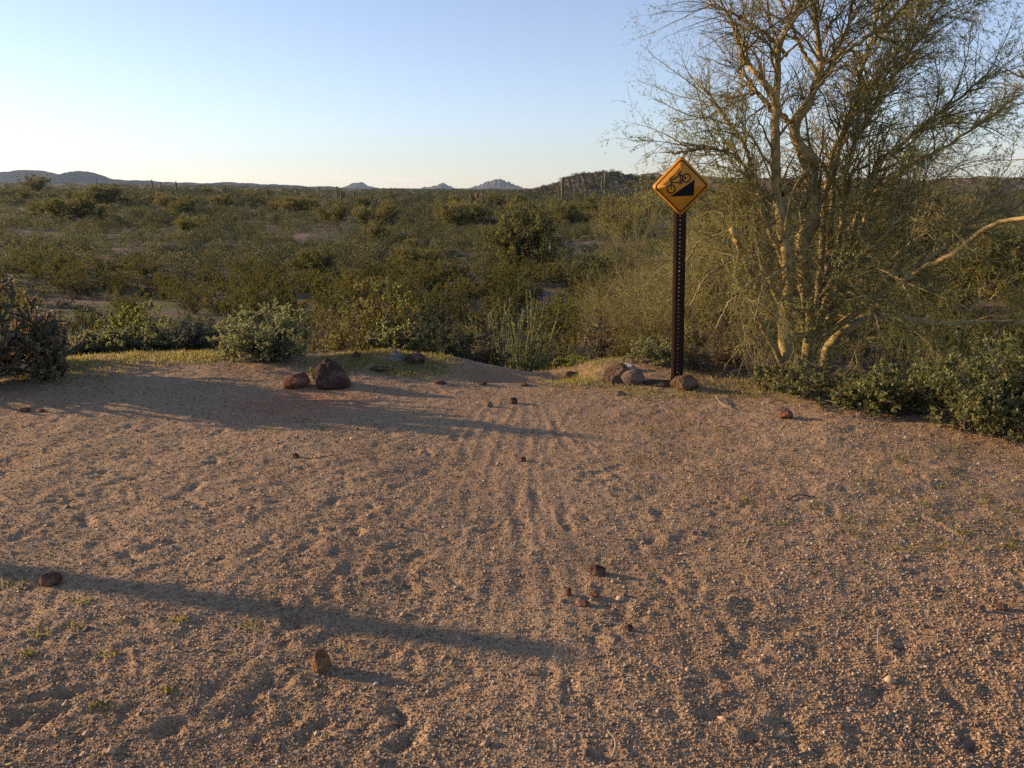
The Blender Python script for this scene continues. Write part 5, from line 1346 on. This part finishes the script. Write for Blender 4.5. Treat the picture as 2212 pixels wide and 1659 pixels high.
# the bicycle
bk = MB(); lay = [0]
def stroke(pts, w):
    pts = [pan(*q) for q in pts]; w = w / 668 * HD / 2
    for (a, b), (c, d) in zip(pts[:-1], pts[1:]):
        lay[0] += 1; y = yf - .0005 - .00006 * lay[0]; l = math.hypot(c - a, d - b); ux, uz = (c - a) / l, (d - b) / l
        a -= ux * w * .6; b -= uz * w * .6; c += ux * w * .6; d += uz * w * .6
        bk.add([(a - uz * w, y, PCZ + b + ux * w), (a + uz * w, y, PCZ + b - ux * w), (c + uz * w, y, PCZ + d - ux * w), (c - uz * w, y, PCZ + d + ux * w)], [(0, 1, 2, 3)])
def ringx(X, Y_, ro, ri, n=32):
    lay[0] += 1; y = yf - .0005 - .00006 * lay[0]; cx, cz = pan(X, Y_); ro = ro / 668 * HD; ri = ri / 668 * HD
    t = np.arange(n) * 2 * math.pi / n; V = np.concatenate([np.stack([cx + r * np.cos(t), np.full(n, y), PCZ + cz + r * np.sin(t)], 1) for r in (ro, ri)]); j = np.arange(n); j2 = (j + 1) % n
    bk.add(V, np.stack([j, j2, n + j2, n + j], 1))
ringx(725, 855, 109, 80); ringx(1075, 612, 109, 80); ringx(935, 715, 42, 20)
stroke([(727, 855), (716, 690), (702, 622)], 26)                 # fork
stroke([(685, 612), (722, 590), (775, 548)], 24)                 # handlebar
stroke([(716, 660), (915, 540)], 28)                             # top tube
stroke([(722, 700), (900, 716)], 24)                             # down tube
stroke([(935, 690), (932, 540), (905, 495)], 26)                 # seat tube
stroke([(880, 507), (952, 460)], 24)                             # saddle
stroke([(925, 522), (985, 562), (1068, 608)], 24)                # seat stay
stroke([(945, 712), (990, 668), (1068, 608)], 24)                # chain stay
bk.build('bicycle_symbol', M['sign_black'], panel)
sl = MB(); tri = [pan(700, 1036), pan(1256, 1026), pan(1272, 652)]
sl.add([(a, yf - .0004, PCZ + b) for a, b in tri], None, [(0, 1, 2)]); sl.build('slope_symbol', M['sign_dark'], panel)
for (X, Y_) in ((985, 315), (945, 1275)):
    mb = MB(); cx, cz = pan(X, Y_); n = 12; t = np.arange(n) * 2 * math.pi / n
    rr = [(.0075, 0), (.0072, -.003), (.004, -.005)]
    V = np.concatenate([np.stack([cx + r * np.cos(t), np.full(n, yf - .0004 + d), PCZ + cz + r * np.sin(t)], 1) for r, d in rr] + [[[cx, yf - .0058, PCZ + cz]]])
    j = np.arange(n); j2 = (j + 1) % n
    mb.add(V, np.concatenate([np.stack([k * n + j, k * n + j2, (k + 1) * n + j2, (k + 1) * n + j], 1) for k in (0, 1)]), np.stack([2 * n + j, 2 * n + j2, np.full(n, 3 * n)], 1))
    mb.build('bolt', M['steel'], panel, True)

# a wooden marker post outside the left of the view: its long shadow crosses the foreground
pA = at(1300, 1424); sd = np.array([-SUN_DIR.x, -SUN_DIR.y]); sd = sd / np.linalg.norm(sd)
Lsh = 6.6; bp = pA[:2] - sd * Lsh
mb = MB(); hp = Lsh * math.tan(SUN_EL)
ks = 12; zz = [-.3, 0, hp * .5, hp - .02, hp]; rr = [.066, .064, .062, .060, .05]; t = np.arange(ks) * 2 * math.pi / ks
V = np.concatenate([np.stack([r * np.cos(t), r * np.sin(t), np.full(ks, z)], 1) for r, z in zip(rr, zz)] + [[[0, 0, hp]]]); j = np.arange(ks); j2 = (j + 1) % ks
mb.add(V, np.concatenate([np.stack([k * ks + j, k * ks + j2, (k + 1) * ks + j2, (k + 1) * ks + j], 1) for k in range(4)]), np.stack([4 * ks + j, 4 * ks + j2, np.full(ks, 5 * ks)], 1))
tag(mb.build('marker_post', M['pale_stem'], loc=(bp[0], bp[1], H1(bp[0], bp[1]))), 'round wooden marker post outside the left of the view', 'post')

# ------------------------------------------------------------------ haze
def haze():
    x0, x1, y0, y1, z0, z1 = -11500, 11500, -11500, 11500, -14, 420
    mb = MB()
    V = [(x0, y0, z0), (x1, y0, z0), (x1, y1, z0), (x0, y1, z0), (x0, y0, z1), (x1, y0, z1), (x1, y1, z1), (x0, y1, z1)]
    mb.add(V, [(3, 2, 1, 0), (4, 5, 6, 7), (0, 1, 5, 4), (1, 2, 6, 5), (2, 3, 7, 6), (3, 0, 4, 7)])
    m, t = new_mat('haze'); o = t.nodes.new('ShaderNodeOutputMaterial'); v = t.nodes.new('ShaderNodeVolumePrincipled')
    v.inputs['Color'].default_value = (.50, .70, 1, 1); v.inputs['Density'].default_value = 3.5e-5; v.inputs['Anisotropy'].default_value = .2
    t.links.new(v.outputs[0], o.inputs['Volume'])
    tag(mb.build('haze', m), 'thin pale air haze over the desert', 'haze', kind='stuff')
haze()
